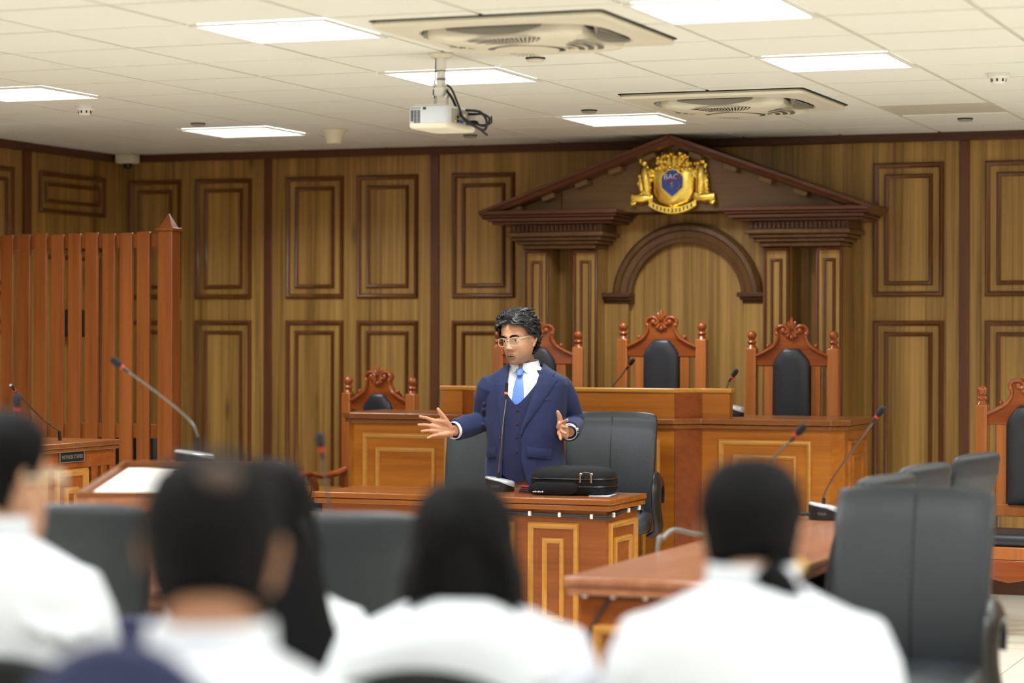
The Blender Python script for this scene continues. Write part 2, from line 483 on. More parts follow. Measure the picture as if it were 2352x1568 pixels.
# left wall: world y runs along local -x
ml = Matrix.Translation((XL, 0, 0)) @ Matrix.Rotation(PI/2, 4, 'Z')
for y0, y1, z0, z1 in ((13.36, 14.17, 2.30, 2.57), (12.5, 13.06, 1.758, 2.57), (13.36, 14.17, 0.28, 2.1), (12.5, 13.06, 0.28, 1.615),
                       (11.75, 12.3, 1.758, 2.57), (11.75, 12.3, 0.28, 1.615), (11.0, 11.55, 1.758, 2.57), (11.0, 11.55, 0.28, 1.615)):
    wall_panel(y0, y1, z0, z1, ml)
structure(MB().box(XL, XL+0.02, 13.17, 13.25, 0.14, ZC-0.05).build('trim_%d' % tn, M['strip'])); tn += 1

# ---------------------------------------------------------------- lamps in the ceiling
def lamp_label(i, j):
    d = {(-3, 7): 'square white ceiling light nearest the left rear corner of the courtroom',
         (1, 7): 'square white ceiling light straight in front of the pediment',
         (-3, 3): 'square white ceiling light cut off by the left photo edge',
         (1, 3): 'square white ceiling light right behind the projector pole',
         (4, 3): 'square white ceiling light between rear air cassette and right smoke detector',
         (1, 0): 'square white ceiling light left of the large front air cassette',
         (4, 0): 'square white ceiling light cut off by the top photo edge'}
    return d.get((i, j))
for i, j in lamp_cells:
    x, y = GX+(i+0.5)*0.6, GY+(j+0.5)*0.6
    lab = lamp_label(i, j)
    t = thing('ceiling_light', lab or 'square white ceiling light over the audience, outside the photo', 'ceiling light', (x, y, ZC), 0,
              'lit ceiling panels' if lab else 'ceiling panels outside the photo')
    f = MB()
    f.frame(-0.296, 0.296, -0.296, 0.296, 0, 0.022, 0.008, ((0,0),(0,1),(0.9,1),(1,0.2),(1,-1)))
    fo = f.build('light_frame', M['white'], t); fo.rotation_euler = (PI/2, 0, 0)
    b = MB(); r = 0.015
    pts = []
    for cx, cy, a0 in ((0.262, 0.262, 0), (-0.262, 0.262, 90), (-0.262, -0.262, 180), (0.262, -0.262, 270)):
        for k in range(5):
            a = R(a0+k*22.5); pts.append((cx+r*math.cos(a), cy+r*math.sin(a)))
    b.prism(pts, -0.001, 0.006, 'xy')
    b.build('diffuser', M['light'], t)
    ld = bpy.data.lights.new('panel_lamp', 'AREA'); ld.shape = 'SQUARE'; ld.size = 0.53; ld.energy = LAMP_WATTS; ld.spread = R(LAMP_SPREAD); ld.color = (0.93, 0.975, 1.0)
    lo = bpy.data.objects.new('panel_lamp', ld); COL.objects.link(lo); lo.parent = t; lo.location = (0, 0, -0.010)

# ---------------------------------------------------------------- air conditioning cassettes
def sup(a, n, r):
    c_, s_ = math.cos(a), math.sin(a)
    return (r*math.copysign(abs(c_)**(2/n), c_), r*math.copysign(abs(s_)**(2/n), s_))
def cassette(loc, label):
    t = thing('air_conditioner', label, 'air conditioner', loc, 0, 'ceiling air cassettes')
    N = 64
    b = MB()
    def ring(n, r, z): return [(*sup(k*2*PI/N, n, r), z) for k in range(N)]
    b.loft([ring(40, 0.470, -0.004), ring(40, 0.475, -0.014), ring(34, 0.468, -0.026), ring(10, 0.41, -0.030), ring(3.6, 0.385, -0.029), ring(3.4, 0.382, -0.012)], True, False)
    b.build('fascia', M['ac'], t, smooth=30)
    b = MB(); b.loft([ring(40, 0.482, 0.006), ring(40, 0.482, -0.003)], True, True); b.build('recess', M['acdark'], t)
    b = MB(); b.loft([ring(3.4, 0.384, -0.008), ring(3.4, 0.384, -0.0125)]); b.build('air_gap', M['acdark'], t)
    # inner plate, drooping a little, notched at the four outlets
    def pr(a):
        x, y = sup(a, 3.2, 0.362)
        k = max(0.0, 1-(min(abs(math.sin(a)), abs(math.cos(a)))/0.55)**2)**0.8
        return 1-0.20*k, x, y
    rings = []
    for q, z in ((1.0, -0.016), (1.0, -0.046), (0.975, -0.058), (0.8, -0.070), (0.5, -0.078), (0.2, -0.081), (0.02, -0.082)):
        rg = []
        for k in range(N):
            a = k*2*PI/N; s_, x, y = pr(a); e = s_ if q > 0.9 else 1-(1-s_)*max(0, (q-0.5)/0.5)
            rg.append((x*q*e, y*q*e, z))
        rings.append(rg)
    b = MB(); b.loft(rings); b.build('intake_panel', M['ac'], t, smooth=60)
    for k in range(4):
        m = Matrix.Rotation(k*PI/2, 4, 'Z')
        b = MB(m); n = 14; A = []; B = []
        for i in range(n+1):
            u = -1+2*i/n
            A.append((0.372-0.004*u*u, u*0.20, -0.031)); B.append((0.368-0.056*(1-u*u), u*0.195, -0.056+0.018*u*u))
        b.loft([A, [(p[0]-0.012, p[1], -0.012) for p in B], B], False, False)
        b.build('air_outlet', M['acgrey'], t)
    for qi in range(3):
        b = MB()
        a0, a1 = ((-75, 40), (100, 140), (200, 285))[qi]
        for rr_ in range(5):
            r0, r1 = 0.13+rr_*0.038, 0.13+rr_*0.038+0.026
            z0 = -0.0805+(r0/0.36)**2*0.0185; z1 = -0.0805+(r1/0.36)**2*0.0185
            k = a0
            while k < a1:
                aa, bb = R(k), R(k+2.0)
                b.add([(r0*math.cos(aa), r0*math.sin(aa), z0-0.0022), (r1*math.cos(aa), r1*math.sin(aa), z1-0.0022), (r1*math.cos(bb), r1*math.sin(bb), z1-0.0022), (r0*math.cos(bb), r0*math.sin(bb), z0-0.0022)], [(0, 1, 2, 3)])
                k += 3.4
        b.build('intake_grille', M['acdark'], t)
    return t
cassette((-3.44, 9.0, ZC), 'large beige ceiling air cassette above the projector, nearest the camera')
cassette((-3.44, 12.0, ZC), 'smaller looking ceiling air cassette in front of the pediment')

# ---------------------------------------------------------------- small ceiling fittings
def disc(x, y, lab, dark):
    t = thing('ceiling_disc', lab, 'ceiling fitting', (x, y, ZC), 0, 'round flush ceiling discs')
    MB().lathe([(0.043, 0.004), (0.044, -0.004), (0.040, -0.006)], n=24).build('rim', M['acdark'], t)
    MB().lathe([(0.038, -0.004), (0.040, -0.013), (0.036, -0.016), (0.01, -0.017)], n=24).build('cover', M['acgrey'] if dark else M['ac'], t)
disc(-3.749, 9.912, 'round flush ceiling disc right under the front air cassette', False)
disc(-4.339, 12.292, 'round flush ceiling disc just left of the rear air cassette', True)
disc(-2.53, 13.45, 'round dark ceiling disc near the back wall at far right', True)
disc(-5.552, 13.565, 'round dark ceiling disc under the projector cables', True)
disc(-6.724, 12.30, 'round ceiling disc above the rear left ceiling light', True)
def smoke(x, y, lab):
    t = thing('smoke_detector', lab, 'smoke detector', (x, y, ZC), 0, 'white smoke detectors')
    MB().lathe([(0.052, 0.0), (0.053, -0.018), (0.046, -0.026), (0.03, -0.026)], n=28).build('base', M['white'], t)
    MB().lathe([(0.036, -0.024), (0.034, -0.038), (0.028, -0.049), (0.022, -0.052), (0.002, -0.053)], n=28).build('head', M['white'], t)
    b = MB()
    for k in range(8):
        m = Matrix.Rotation(k*PI/4, 4, 'Z'); b.m = m; b.box(0.032, 0.0362, -0.004, 0.004, -0.040, -0.027)
    b.build('vent_slot', M['acdark'], t)
smoke(-1.955, 11.203, 'white smoke detector on the ceiling at right')
smoke(-6.786, 11.167, 'white smoke detector on the ceiling at left')
t = thing('ceiling_speaker', 'cream cone shaped fitting hanging from the ceiling beside a light panel', 'ceiling fitting', (-6.159, 12.93, ZC))
MB().lathe([(0.078, 0.0), (0.079, -0.006), (0.06, -0.02), (0.045, -0.075), (0.04, -0.084), (0.01, -0.085)], n=28).build('cone', M['offwhite'], t)
t = thing('ceiling_camera', 'small pale security camera in the upper left ceiling corner', 'camera', (-8.31, 14.22, ZC))
MB().box(-0.07, 0.07, -0.05, 0.05, -0.065, 0).build('housing', M['offwhite'], t, bev=0.012)
MB().ball((0, 0, -0.07), 0.034).build('lens_dome', M['black'], t)

# ---------------------------------------------------------------- the portico on the back wall
PX = -4.39
t = thing('portico', 'wooden classical portico with pediment, pilasters and arch on back wall', 'portico', (PX, YB-0.0015, 0))
def yb(y): return y-YB
# tympanum
apex, base = 2.712, 2.275
MB().prism([(-1.19, base), (1.19, base), (0, apex-0.03)], yb(14.03), 0).build('tympanum', M['veneer_x'], t)
MB().box(-0.745, -0.735, yb(14.028), yb(14.031), base, 2.435).build('joint', M['crown'], t)
# raking cornices
import cmath
for s in (-1, 1):
    A = Vector((s*1.235, 0, 2.285)); B = Vector((0, 0, 2.728))
    d = (B-A); L = d.length; ang = math.atan2(d.z, d.x)
    m = Matrix.Translation(A) @ Matrix.Rotation(-ang, 4, 'Y')
    up = 1 if s < 0 else -1
    b = MB(m)
    prof = [(yb(13.87), 0.0), (yb(13.87), -0.018), (yb(13.885), -0.022), (yb(13.90), -0.045), (yb(13.92), -0.052), (yb(14.03), -0.052), (0, -0.052), (0, 0.0)]
    b.loft([[(0 if s < 0 else 0.0, y, z*up) for y, z in prof], [(L, y, z*up) for y, z in prof]])
    b.build('raking_cornice', M['corn'], t, smooth=25)
    for k in range(5):
        q = 0.13+k*0.175
        mm = MB(m); x = q*L
        z0, z1 = sorted((-0.053*up, -0.085*up)); mm.box(x, x+0.085, yb(13.93), yb(14.03), z0, z1)
        mm.build('bracket', M['veneer_x'], t, bev=0.004)
# cornice, frieze and capitals over each pair of pilasters
for s in (-1, 1):
    x0, x1 = (-1.215, -0.33) if s < 0 else (0.33, 1.215)
    b = MB()
    for i, (y, z0, z1, e) in enumerate(((13.87, 2.262, 2.288, 0), (13.885, 2.247, 2.262, 0.012), (13.905, 2.222, 2.247, 0.03), (13.93, 2.205, 2.222, 0.05))):
        b.box(x0+e, x1-e, yb(y), 0, z0, z1)
    b.build('cornice', M['corn'], t, bev=0.006)
    a0, a1 = (-1.075, -0.445) if s < 0 else (0.445, 1.09)
    MB().box(a0+0.02, a1-0.02, yb(14.0), 0, 2.155, 2.206).build('frieze', M['corn'], t, bev=0.003)
    b = MB(); x = a0+0.03
    while x < a1-0.04:
        b.box(x, x+0.016, yb(13.985), yb(14.0), 2.165, 2.2); x += 0.028
    b.build('dentil', M['strip'], t)
    b = MB()
    for y, z0, z1, e in ((13.95, 2.128, 2.156, 0.0), (13.975, 2.105, 2.128, 0.022), (14.0, 2.082, 2.105, 0.045), (14.03, 2.055, 2.082, 0.075)):
        b.box(a0+e, a1-e, yb(y), 0, z0, z1)
    b.build('architrave', M['arch'], t, bev=0.007)
    for q0, q1 in ((0.525, 0.69), (0.848, 1.015)):
        p0, p1 = (q0, q1) if s > 0 else (-q1, -q0)
        b = MB(); b.box(p0, p1, yb(14.1), 0, 0, 2.055)
        po = b.build('pilaster', M['veneer'], t, bev=0.004)
        f = MB(); f.frame(p0, p1, 0.2, 2.055, yb(14.1), 0.022, 0.014); f.frame(p0+0.045, p1-0.045, 0.3, 1.985, yb(14.1), 0.02, 0.012)
        f.build('pilaster_moulding', M['moulding'], po, smooth=60)
    g0, g1 = (0.69, 0.848) if s > 0 else (-0.848, -0.69)
    MB().box(g0, g1, yb(14.30), 0, 0, 2.055).build('niche', M['veneer'], t)
# arch wall with the round arch mould
b = MB(); b.box(-0.53, 0.53, yb(14.28), 0, 0, 2.27); b.build('arch_panel', M['veneer'], t)
b = MB(); n = 40; rings = []
CZa, Ra, Ri = 1.745, 0.478, 0.355
prof = [(Ra, 0), (Ra, -0.05), (Ra-0.02, -0.07), (Ra-0.045, -0.072), (Ra-0.055, -0.055), (Ri+0.035, -0.05), (Ri+0.02, -0.06), (Ri, -0.055), (Ri, 0)]
for i in range(n+1):
    a = PI*i/n
    rings.append([(r*math.cos(a), yb(14.28)+y, CZa+r*math.sin(a)*0.985) for r, y in prof])
b.loft(rings); b.build('arch', M['arch'], t, smooth=35)
for s in (-1, 1):
    x0, x1 = sorted((s*0.345, s*0.535))
    b = MB(); b.box(x0-0.005, x1, yb(14.17), yb(14.28), 1.757, 1.785); b.box(x0+0.008, x1, yb(14.19), yb(14.28), 1.738, 1.757); b.box(x0+0.02, x1, yb(14.21), yb(14.28), 1.72, 1.738)
    b.build('impost', M['crown'], t, bev=0.004)
    x0, x1 = sorted((s*0.37, s*0.525))
    MB().box(x0, x1, yb(14.22), yb(14.28), 0, 1.725).build('jamb', M['veneer'], t, bev=0.004)

# ---------------------------------------------------------------- gilded coat of arms on the tympanum
t = thing('coat_of_arms', 'gilded coat of arms with blue shield fixed on the pediment', 'emblem', (-4.40, 14.03, 2.45))
rnd = random.Random(3)
b = MB()   # mantling shield
SH = [(-0.13,0.07),(-0.10,0.10),(-0.05,0.075),(0,0.085),(0.05,0.075),(0.10,0.10),(0.13,0.07),(0.122,0.0),(0.118,-0.06),(0.085,-0.11),(0.03,-0.13),(0,-0.145),(-0.03,-0.13),(-0.085,-0.11),(-0.118,-0.06),(-0.122,0.0)]
sh = [(x*1.1, z*1.12-0.004) for x, z in SH]
b.loft([[(x, 0, z) for x, z in sh], [(x, -0.022, z) for x, z in sh], [(x*0.86, -0.04, z*0.86) for x, z in sh], [(x*0.5, -0.046, z*0.5) for x, z in sh]])
b.build('mantling', M['gold'], t, smooth=50)
b = MB()   # crest cluster on top
for k in range(90):
    u = rnd.uniform(-1, 1); v = rnd.random()
    x = u*(0.118-0.02*v); z = 0.075+v*(0.115-0.03*u*u)
    b.ball((x, -0.03+rnd.uniform(-0.012, 0.012), z), (rnd.uniform(0.008, 0.017), 0.014, rnd.uniform(0.009, 0.02)), 8, 5)
for x in (-0.075, -0.03, 0.0, 0.035, 0.085):
    b.tube([(x, -0.02, 0.07), (x*1.05, -0.03, 0.13), (x*0.95, -0.02, 0.19-abs(x)*0.15)], [0.02, 0.018, 0.008], 8)
b.build('crest', M['gold'], t)
for s in (-1, 1):   # supporters: standing figures either side
    b = MB()
    b.tube([(s*0.165, -0.02, -0.08), (s*0.172, -0.03, 0.0), (s*0.178, -0.03, 0.07), (s*0.185, -0.02, 0.115)], [0.024, 0.032, 0.034, 0.018], 10)
    b.tube([(s*0.20, -0.02, -0.085), (s*0.205, -0.03, -0.02), (s*0.20, -0.03, 0.03)], [0.016, 0.022, 0.02], 8)
    b.ball((s*0.183, -0.03, 0.125), (0.022, 0.02, 0.024), 10, 6)
    b.ball((s*(0.212 if s < 0 else 0.205), -0.02, 0.14 if s < 0 else 0.03), (0.014, 0.014, 0.03), 8, 5)
    b.tube([(s*0.165, -0.03, 0.085), (s*0.135, -0.04, 0.06), (s*0.12, -0.03, 0.075)], [0.016, 0.013, 0.009], 8)
    for k in range(34):
        b.ball((s*(0.178+rnd.uniform(-0.042, 0.044)), -0.035, rnd.uniform(-0.085, 0.12)), (rnd.uniform(0.009, 0.016), 0.014, rnd.uniform(0.014, 0.026)), 8, 5)
    for k in range(10):
        b.ball((s*rnd.uniform(0.12, 0.15), -0.03, rnd.uniform(0.03, 0.10)), (0.013, 0.012, 0.014), 7, 4)
    b.build('supporter', M['gold'], t)
# scroll
b = MB(); rings = []
for i in range(25):
    u = -1+i/12; x = u*0.15; z = -0.125-0.048*(1-u*u)
    rings.append([(x, -0.03, z+0.024), (x, -0.05, z+0.018), (x, -0.05, z-0.018), (x, -0.03, z-0.024)])
b.loft(rings)
for s in (-1, 1):
    b.tube([(s*0.13, -0.03, -0.09), (s*0.2, -0.04, -0.098), (s*0.262, -0.035, -0.09)], [0.02, 0.03, 0.028], 12, squash=(0.5, 1))
    b.tube([(s*0.235, -0.04, -0.125), (s*0.255, -0.045, -0.132), (s*0.262, -0.04, -0.115)], [0.014, 0.018, 0.014], 10)
b.build('scroll', M['gold'], t, smooth=50)
b = MB()
for k in range(11):
    u = -0.8+k*0.16; x = u*0.15; z = -0.125-0.048*(1-u*u)
    b.box(x-0.0035, x+0.0035, -0.053, -0.049, z-0.011, z+0.011)
b.build('scroll_relief', M['strip'], t)
b = MB()
bs = [(x*1.22, z*1.16) for x, z in [(0,0.064),(0.012,0.058),(0.02,0.062),(0.03,0.048),(0.045,0.04),(0.055,0.02),(0.053,-0.03),(0,-0.078),(-0.053,-0.03),(-0.055,0.02),(-0.045,0.04),(-0.03,0.048),(-0.02,0.062),(-0.012,0.058)]]
b.loft([[(x, -0.045, z) for x, z in bs], [(x, -0.058, z) for x, z in bs]])
b.build('blue_shield', M['blue'], t)
b = MB(); b.loft([[(x*1.1, -0.044, z*1.08) for x, z in bs], [(x*1.1, -0.054, z*1.08) for x, z in bs]]); b.build('shield_rim', M['gold'], t)
fm = Matrix.Rotation(PI/2, 4, 'X')
text('lettering', 'BAC', 0.044, M['white'], t, Matrix.Translation((-0.006, -0.059, 0.030)) @ fm, 0.001, 1.1)
b = MB(); b.tube(bez([(-0.046, -0.060, 0.006), (0.0, -0.061, 0.009), (0.036, -0.061, 0.018), (0.051, -0.060, 0.030), (0.042, -0.060, 0.044)]), 0.0034, 6); b.build('red_swoosh', M['red'], t)
b = MB()
for s in (-1, 1):
    b.tube(bez([(s*0.01, -0.06, -0.058), (s*0.036, -0.06, -0.046), (s*0.046, -0.06, -0.022), (s*0.042, -0.06, 0.0)]), 0.006, 6, squash=(1, 0.4))
    b.tube([(0, -0.06, -0.008), (s*0.014, -0.06, -0.012)], 0.0015, 5)
    b.lathe([(0.008, 0), (0.004, -0.004)], (s*0.014, -0.06, -0.024), 8)
b.tube([(0, -0.06, -0.038), (0, -0.06, -0.004)], 0.002, 6)
b.build('laurel_and_scales', M['gold'], t)
# ================================================================ dais and judges' bench
structure(MB().box(-5.75, -3.05, 13.14, 14.33, 0, 0.285).build('trim_90', M['crown'], bev=0.006))
structure(MB().box(-4.75, -3.98, 13.16, 14.05, 0.285, 0.335).build('trim_91', M['crown'], bev=0.006))
BX = -4.44
t = thing('judges_bench', 'long panelled judges bench with raised centre below the pediment', 'bench', (BX, 12.5, 0))
def bench_outline(e=0.0, back=0.62):
    return [(-1.45-e, back), (-1.45-e, 0.07-e*0.4), (-1.385-e*0.4, -e), (-0.715-e*0.2, -e), (-0.60-e*0.2, -0.12-e), (0.56+e*0.2, -0.12-e), (0.675+e*0.2, -e), (1.38+e*0.4, -e), (1.445+e, 0.07-e*0.4), (1.445+e, back)]
MB().prism(bench_outline(0), 0.0, 1.02, 'xy').build('bench_body', M['bench'], t, smooth=20)
b = MB(); b.prism(bench_outline(0.035), 1.045, 1.077, 'xy'); b.prism(bench_outline(0.022), 1.02, 1.045, 'xy')
b.build('worktop', M['slab'], t, bev=0.006, smooth=20)
MB().prism([p for p in bench_outline(0.006)], 0.0, 0.11, 'xy').build('plinth', M['crown'], t, smooth=20)
for s in (0, 1):
    x0, x1 = (-0.675, -0.56) if s == 0 else (0.535, 0.65)
# angled red facets either side of the projecting centre
for pa, pb in (((-0.715, 0), (-0.60, -0.12)), ((0.56, -0.12), (0.675, 0))):
    a = Vector((*pa, 0)); c2 = Vector((*pb, 0)); d = (c2-a).normalized(); nrm = Vector((d.y, -d.x, 0))
    b = MB(); o = nrm*0.004
    b.loft([[a+o+Vector((0,0,z)), c2+o+Vector((0,0,z)), c2-o+Vector((0,0,z)), a-o+Vector((0,0,z))] for z in (0.11, 1.02)])
    b.build('corner_facet', M['bench_red'], t)
def panel(parent, x0, x1, z0, z1, y, w=0.03, h=0.018, inset=0.08, mat='bench_gold', m=None, name='panel_moulding'):
    b = MB(m); b.frame(x0, x1, z0, z1, y, w, h)
    b.frame(x0+inset, x1-inset, z0+inset, z1-inset, y, w*0.9, h*0.85)
    return b.build(name, M[mat], parent, smooth=60)
panel(t, 0.769, 1.283, 0.22, 0.965, 0)
panel(t, -1.331, -0.80, 0.22, 0.965, 0)
panel(t, -0.52, -0.06, 0.22, 0.965, -0.12)
panel(t, 0.02, 0.48, 0.22, 0.965, -0.12)
mr = Matrix.Translation((1.445, 0, 0)) @ Matrix.Rotation(PI/2, 4, 'Z')
panel(t, 0.13, 0.55, 0.22, 0.965, 0, mat='bench', m=mr)
# raised screen standing on the worktop
def screen_outline(e=0.0, th=0.06):
    f = [(-0.843-e, -e), (-0.715, -e), (-0.60, -0.12-e), (0.56, -0.12-e), (0.675, -e), (0.831+e, -e)]
    return f + [(x, y+th+e*2) for x, y in reversed(f)]
MB().prism(screen_outline(0.0), 1.077, 1.212, 'xy').build('raised_screen', M['bench'], t, smooth=20)
MB().prism(screen_outline(0.012), 1.212, 1.236, 'xy').build('screen_cap', M['bench_gold'], t, bev=0.007, smooth=20)
for pa, pb in (((-0.715, 0), (-0.60, -0.12)), ((0.56, -0.12), (0.675, 0))):
    a = Vector((*pa, 0)); c2 = Vector((*pb, 0)); d = (c2-a).normalized(); nrm = Vector((d.y, -d.x, 0))
    b = MB(); o = nrm*0.004
    b.loft([[a+o+Vector((0,0,z)), c2+o+Vector((0,0,z)), c2-o+Vector((0,0,z)), a-o+Vector((0,0,z))] for z in (1.077, 1.212)])
    b.build('screen_facet', M['bench_red'], t)

# ---------------------------------------------------------------- carved throne armchairs
def throne(label, loc, rz, group):
    t = thing('throne_armchair', label, 'armchair', loc, rz, group)
    for s in (-1, 1):
        b = MB(); b.box(s*0.243-0.032, s*0.243+0.032, -0.03, 0.03, 0, 1.165)
        p = b.build('back_post', M['throne'], t, bev=0.006)
        MB().lathe([(0.030, 1.165), (0.026, 1.172), (0.017, 1.185), (0.024, 1.192), (0.027, 1.199), (0.024, 1.206), (0.015, 1.212), (0.022, 1.222), (0.0275, 1.236), (0.025, 1.25), (0.014, 1.262), (0.003, 1.265)], (s*0.243, 0, 0), 18).build('finial', M['throne_dark'], p)
    half = [(0.0, 1.320), (0.012, 1.305), (0.026, 1.296), (0.04, 1.298), (0.07, 1.296), (0.09, 1.285), (0.098, 1.265), (0.094, 1.25), (0.082, 1.243), (0.084, 1.225), (0.10, 1.195), (0.118, 1.178), (0.136, 1.172), (0.15, 1.165), (0.16, 1.150), (0.185, 1.136), (0.215, 1.125), (0.215, 1.08), (0.115, 1.08), (0.10, 1.105), (0.06, 1.168), (0.0, 1.172)]
    poly = half + [(-x, z) for x, z in reversed(half[1:-1])]
    b = MB()
    top = half[:17]; bot = [(0.0, 1.08), (0.215, 1.08)]
    outline = top + [(0.215, 1.06), (-0.215, 1.06)] + [(-x, z) for x, z in reversed(top[1:])]
    b.prism(outline, -0.018, 0.018)
    cr = b.build('crest_rail', M['throne_dark'], t, bev=0.007)
    b = MB()   # carved relief
    for s in (-1, 1):
        b.tube(bez([(s*0.215, -0.02, 1.118), (s*0.17, -0.022, 1.137), (s*0.145, -0.022, 1.152), (s*0.112, -0.022, 1.172), (s*0.088, -0.022, 1.21), (s*0.085, -0.022, 1.24), (s*0.094, -0.022, 1.266), (s*0.075, -0.022, 1.29), (s*0.04, -0.022, 1.29), (s*0.022, -0.022, 1.268), (s*0.035, -0.022, 1.25)]), 0.011, 8)
        b.ball((s*0.142, -0.012, 1.176), (0.012, 0.016, 0.014), 10, 6)
        b.ball((s*0.05, -0.022, 1.265), (0.018, 0.014, 0.018), 10, 6)
        b.ball((s*0.088, -0.022, 1.247), (0.013, 0.014, 0.013), 10, 6)
        b.tube([(s*0.006, -0.02, 1.275), (s*0.02, -0.022, 1.305), (s*0.022, -0.02, 1.32)], [0.008, 0.010, 0.003], 8)
        b.tube([(s*0.012, -0.02, 1.255), (s*0.026, -0.024, 1.232), (s*0.012, -0.02, 1.215)], [0.008, 0.011, 0.005], 8)
    b.tube([(0, -0.02, 1.28), (0, -0.024, 1.318), (0, -0.02, 1.345)], [0.011, 0.013, 0.002], 8)
    b.ball((0, -0.024, 1.225), (0.012, 0.012, 0.016), 10, 6)
    b.build('carving', M['throne_dark'], cr)
    for s in (-1, 1):
        x0, x1 = sorted((s*0.112, s*0.168)); MB().box(x0, x1, -0.014, 0.014, 0.64, 1.07).build('back_slat', M['throne'], t, bev=0.004)
    MB().box(-0.212, 0.212, -0.018, 0.018, 0.585, 0.65).build('lower_rail', M['throne'], t, bev=0.005)
    pad = [(-0.10, 0.645), (0.10, 0.645), (0.108, 0.66), (0.108, 1.075), (0.095, 1.105), (0.052, 1.155), (0.04, 1.163), (-0.04, 1.163), (-0.052, 1.155), (-0.095, 1.105), (-0.108, 1.075), (-0.108, 0.66)]
    def sc(k): return [(x*k, 0.9+(z-0.9)*(1-(1-k)*0.45)) for x, z in pad]
    MB().loft([[(x, 0.022, z) for x, z in sc(1)], [(x, -0.02, z) for x, z in sc(1)], [(x, -0.036, z) for x, z in sc(0.97)], [(x, -0.045, z) for x, z in sc(0.86)], [(x, -0.05, z) for x, z in sc(0.5)]]).build('back_cushion', M['pad'], t, smooth=50)
    MB().box(-0.25, 0.25, -0.47, 0.03, 0.40, 0.465).build('seat_frame', M['throne'], t, bev=0.006)
    b = MB(); b.box(-0.235, 0.235, -0.465, -0.03, 0.465, 0.53); b.build('seat_cushion', M['pad'], t, bev=0.025, seg=3)
    ap = [(-0.22, 0.40), (-0.22, 0.345), (-0.15, 0.335), (-0.08, 0.30), (0, 0.285), (0.08, 0.30), (0.15, 0.335), (0.22, 0.345), (0.22, 0.40)]
    MB().prism(ap, -0.47, -0.445).build('apron', M['throne_dark'], t, bev=0.006)
    for s in (-1, 1):
        b = MB(); b.tube(bez([(s*0.25, -0.45, 0.40), (s*0.262, -0.465, 0.3), (s*0.25, -0.44, 0.15), (s*0.25, -0.45, 0.05), (s*0.252, -0.465, 0.0)]), [0.04]*9+[0.036]*8+[0.026]*8+[0.024]*7+[0.032], 12); b.build('front_leg', M['throne_dark'], t)
        b = MB(); b.tube(bez([(s*0.25, -0.01, 0.70), (s*0.262, -0.1, 0.675), (s*0.278, -0.24, 0.665), (s*0.282, -0.37, 0.685), (s*0.284, -0.45, 0.66), (s*0.284, -0.455, 0.63)]), 0.026, 12, squash=(1.1, 0.8)); b.ball((s*0.284, -0.47, 0.655), (0.034, 0.045, 0.036), 12, 7)
        ar = b.build('armrest', M['throne_dark'], t)
        b = MB(); b.tube(bez([(s*0.28, -0.33, 0.665), (s*0.275, -0.29, 0.60), (s*0.27, -0.31, 0.53), (s*0.262, -0.36, 0.44)]), 0.026, 10, squash=(0.8, 1.2)); b.build('arm_support', M['throne_dark'], ar)
    return t
T0 = throne('carved wooden throne armchair directly beneath the arch, tallest of the judges chairs', (-4.345, 13.62, 0.335), 0.0, 'carved throne armchairs')
dup(T0, (-3.551, 13.6, 0.285), 0.0, 'carved wooden throne armchair right of the arch, behind bench microphone', 'carved throne armchairs')
dup(T0, (-5.12, 13.6, 0.285), 0.18, 'carved wooden throne armchair partly hidden behind the standing speaker', 'carved throne armchairs')
dup(T0, (-6.07, 13.4, 0.0), -0.22, 'low carved wooden throne armchair behind the left end of the bench', 'carved throne armchairs')
dup(T0, (-2.045, 12.65, 0.0), -0.05, 'carved wooden throne armchair cut off by the right photo edge', 'carved throne armchairs')

# low cabinet by the back wall, left of the bench
t = thing('low_cabinet', 'low light wooden cabinet by the back wall behind the left throne', 'cabinet', (-6.75, 14.06, 0))
MB().box(-0.55, 0.62, -0.2, 0.25, 0, 0.495).build('cabinet_body', M['bench'], t, bev=0.004)
MB().box(-0.57, 0.64, -0.22, 0.25, 0.495, 0.53).build('cabinet_top', M['bench_gold'], t, bev=0.005)
for x in (-0.28, 0.32): MB().frame(x-0.24, x+0.24, 0.06, 0.45, -0.2, 0.025, 0.012).build('cabinet_door', M['bench_gold'], t)

# ================================================================ counsel tables
def cable_run(label, pts, clips, loc, extra=None):
    t = thing('cable_run', label, 'cable', loc)
    b = MB(); b.tube(bez(pts, 4), 0.005, 8); b.tube(bez([(p[0], p[1], p[2]-0.009-0.003*math.sin(i*2.1)) for i, p in enumerate(pts)], 4), 0.004, 8)
    if extra: b.tube(bez(extra, 8), 0.005, 8)
    b.build('cable', M['rubber'], t)
    for x, y, z, a in clips:
        m = Matrix.Translation((x, y, z)) @ Matrix.Rotation(a, 4, 'Z')
        MB(m).box(-0.007, 0.007, -0.012, 0.004, -0.016, 0.006).build('cable_clip', M['white'], t, bev=0.003)
    return t
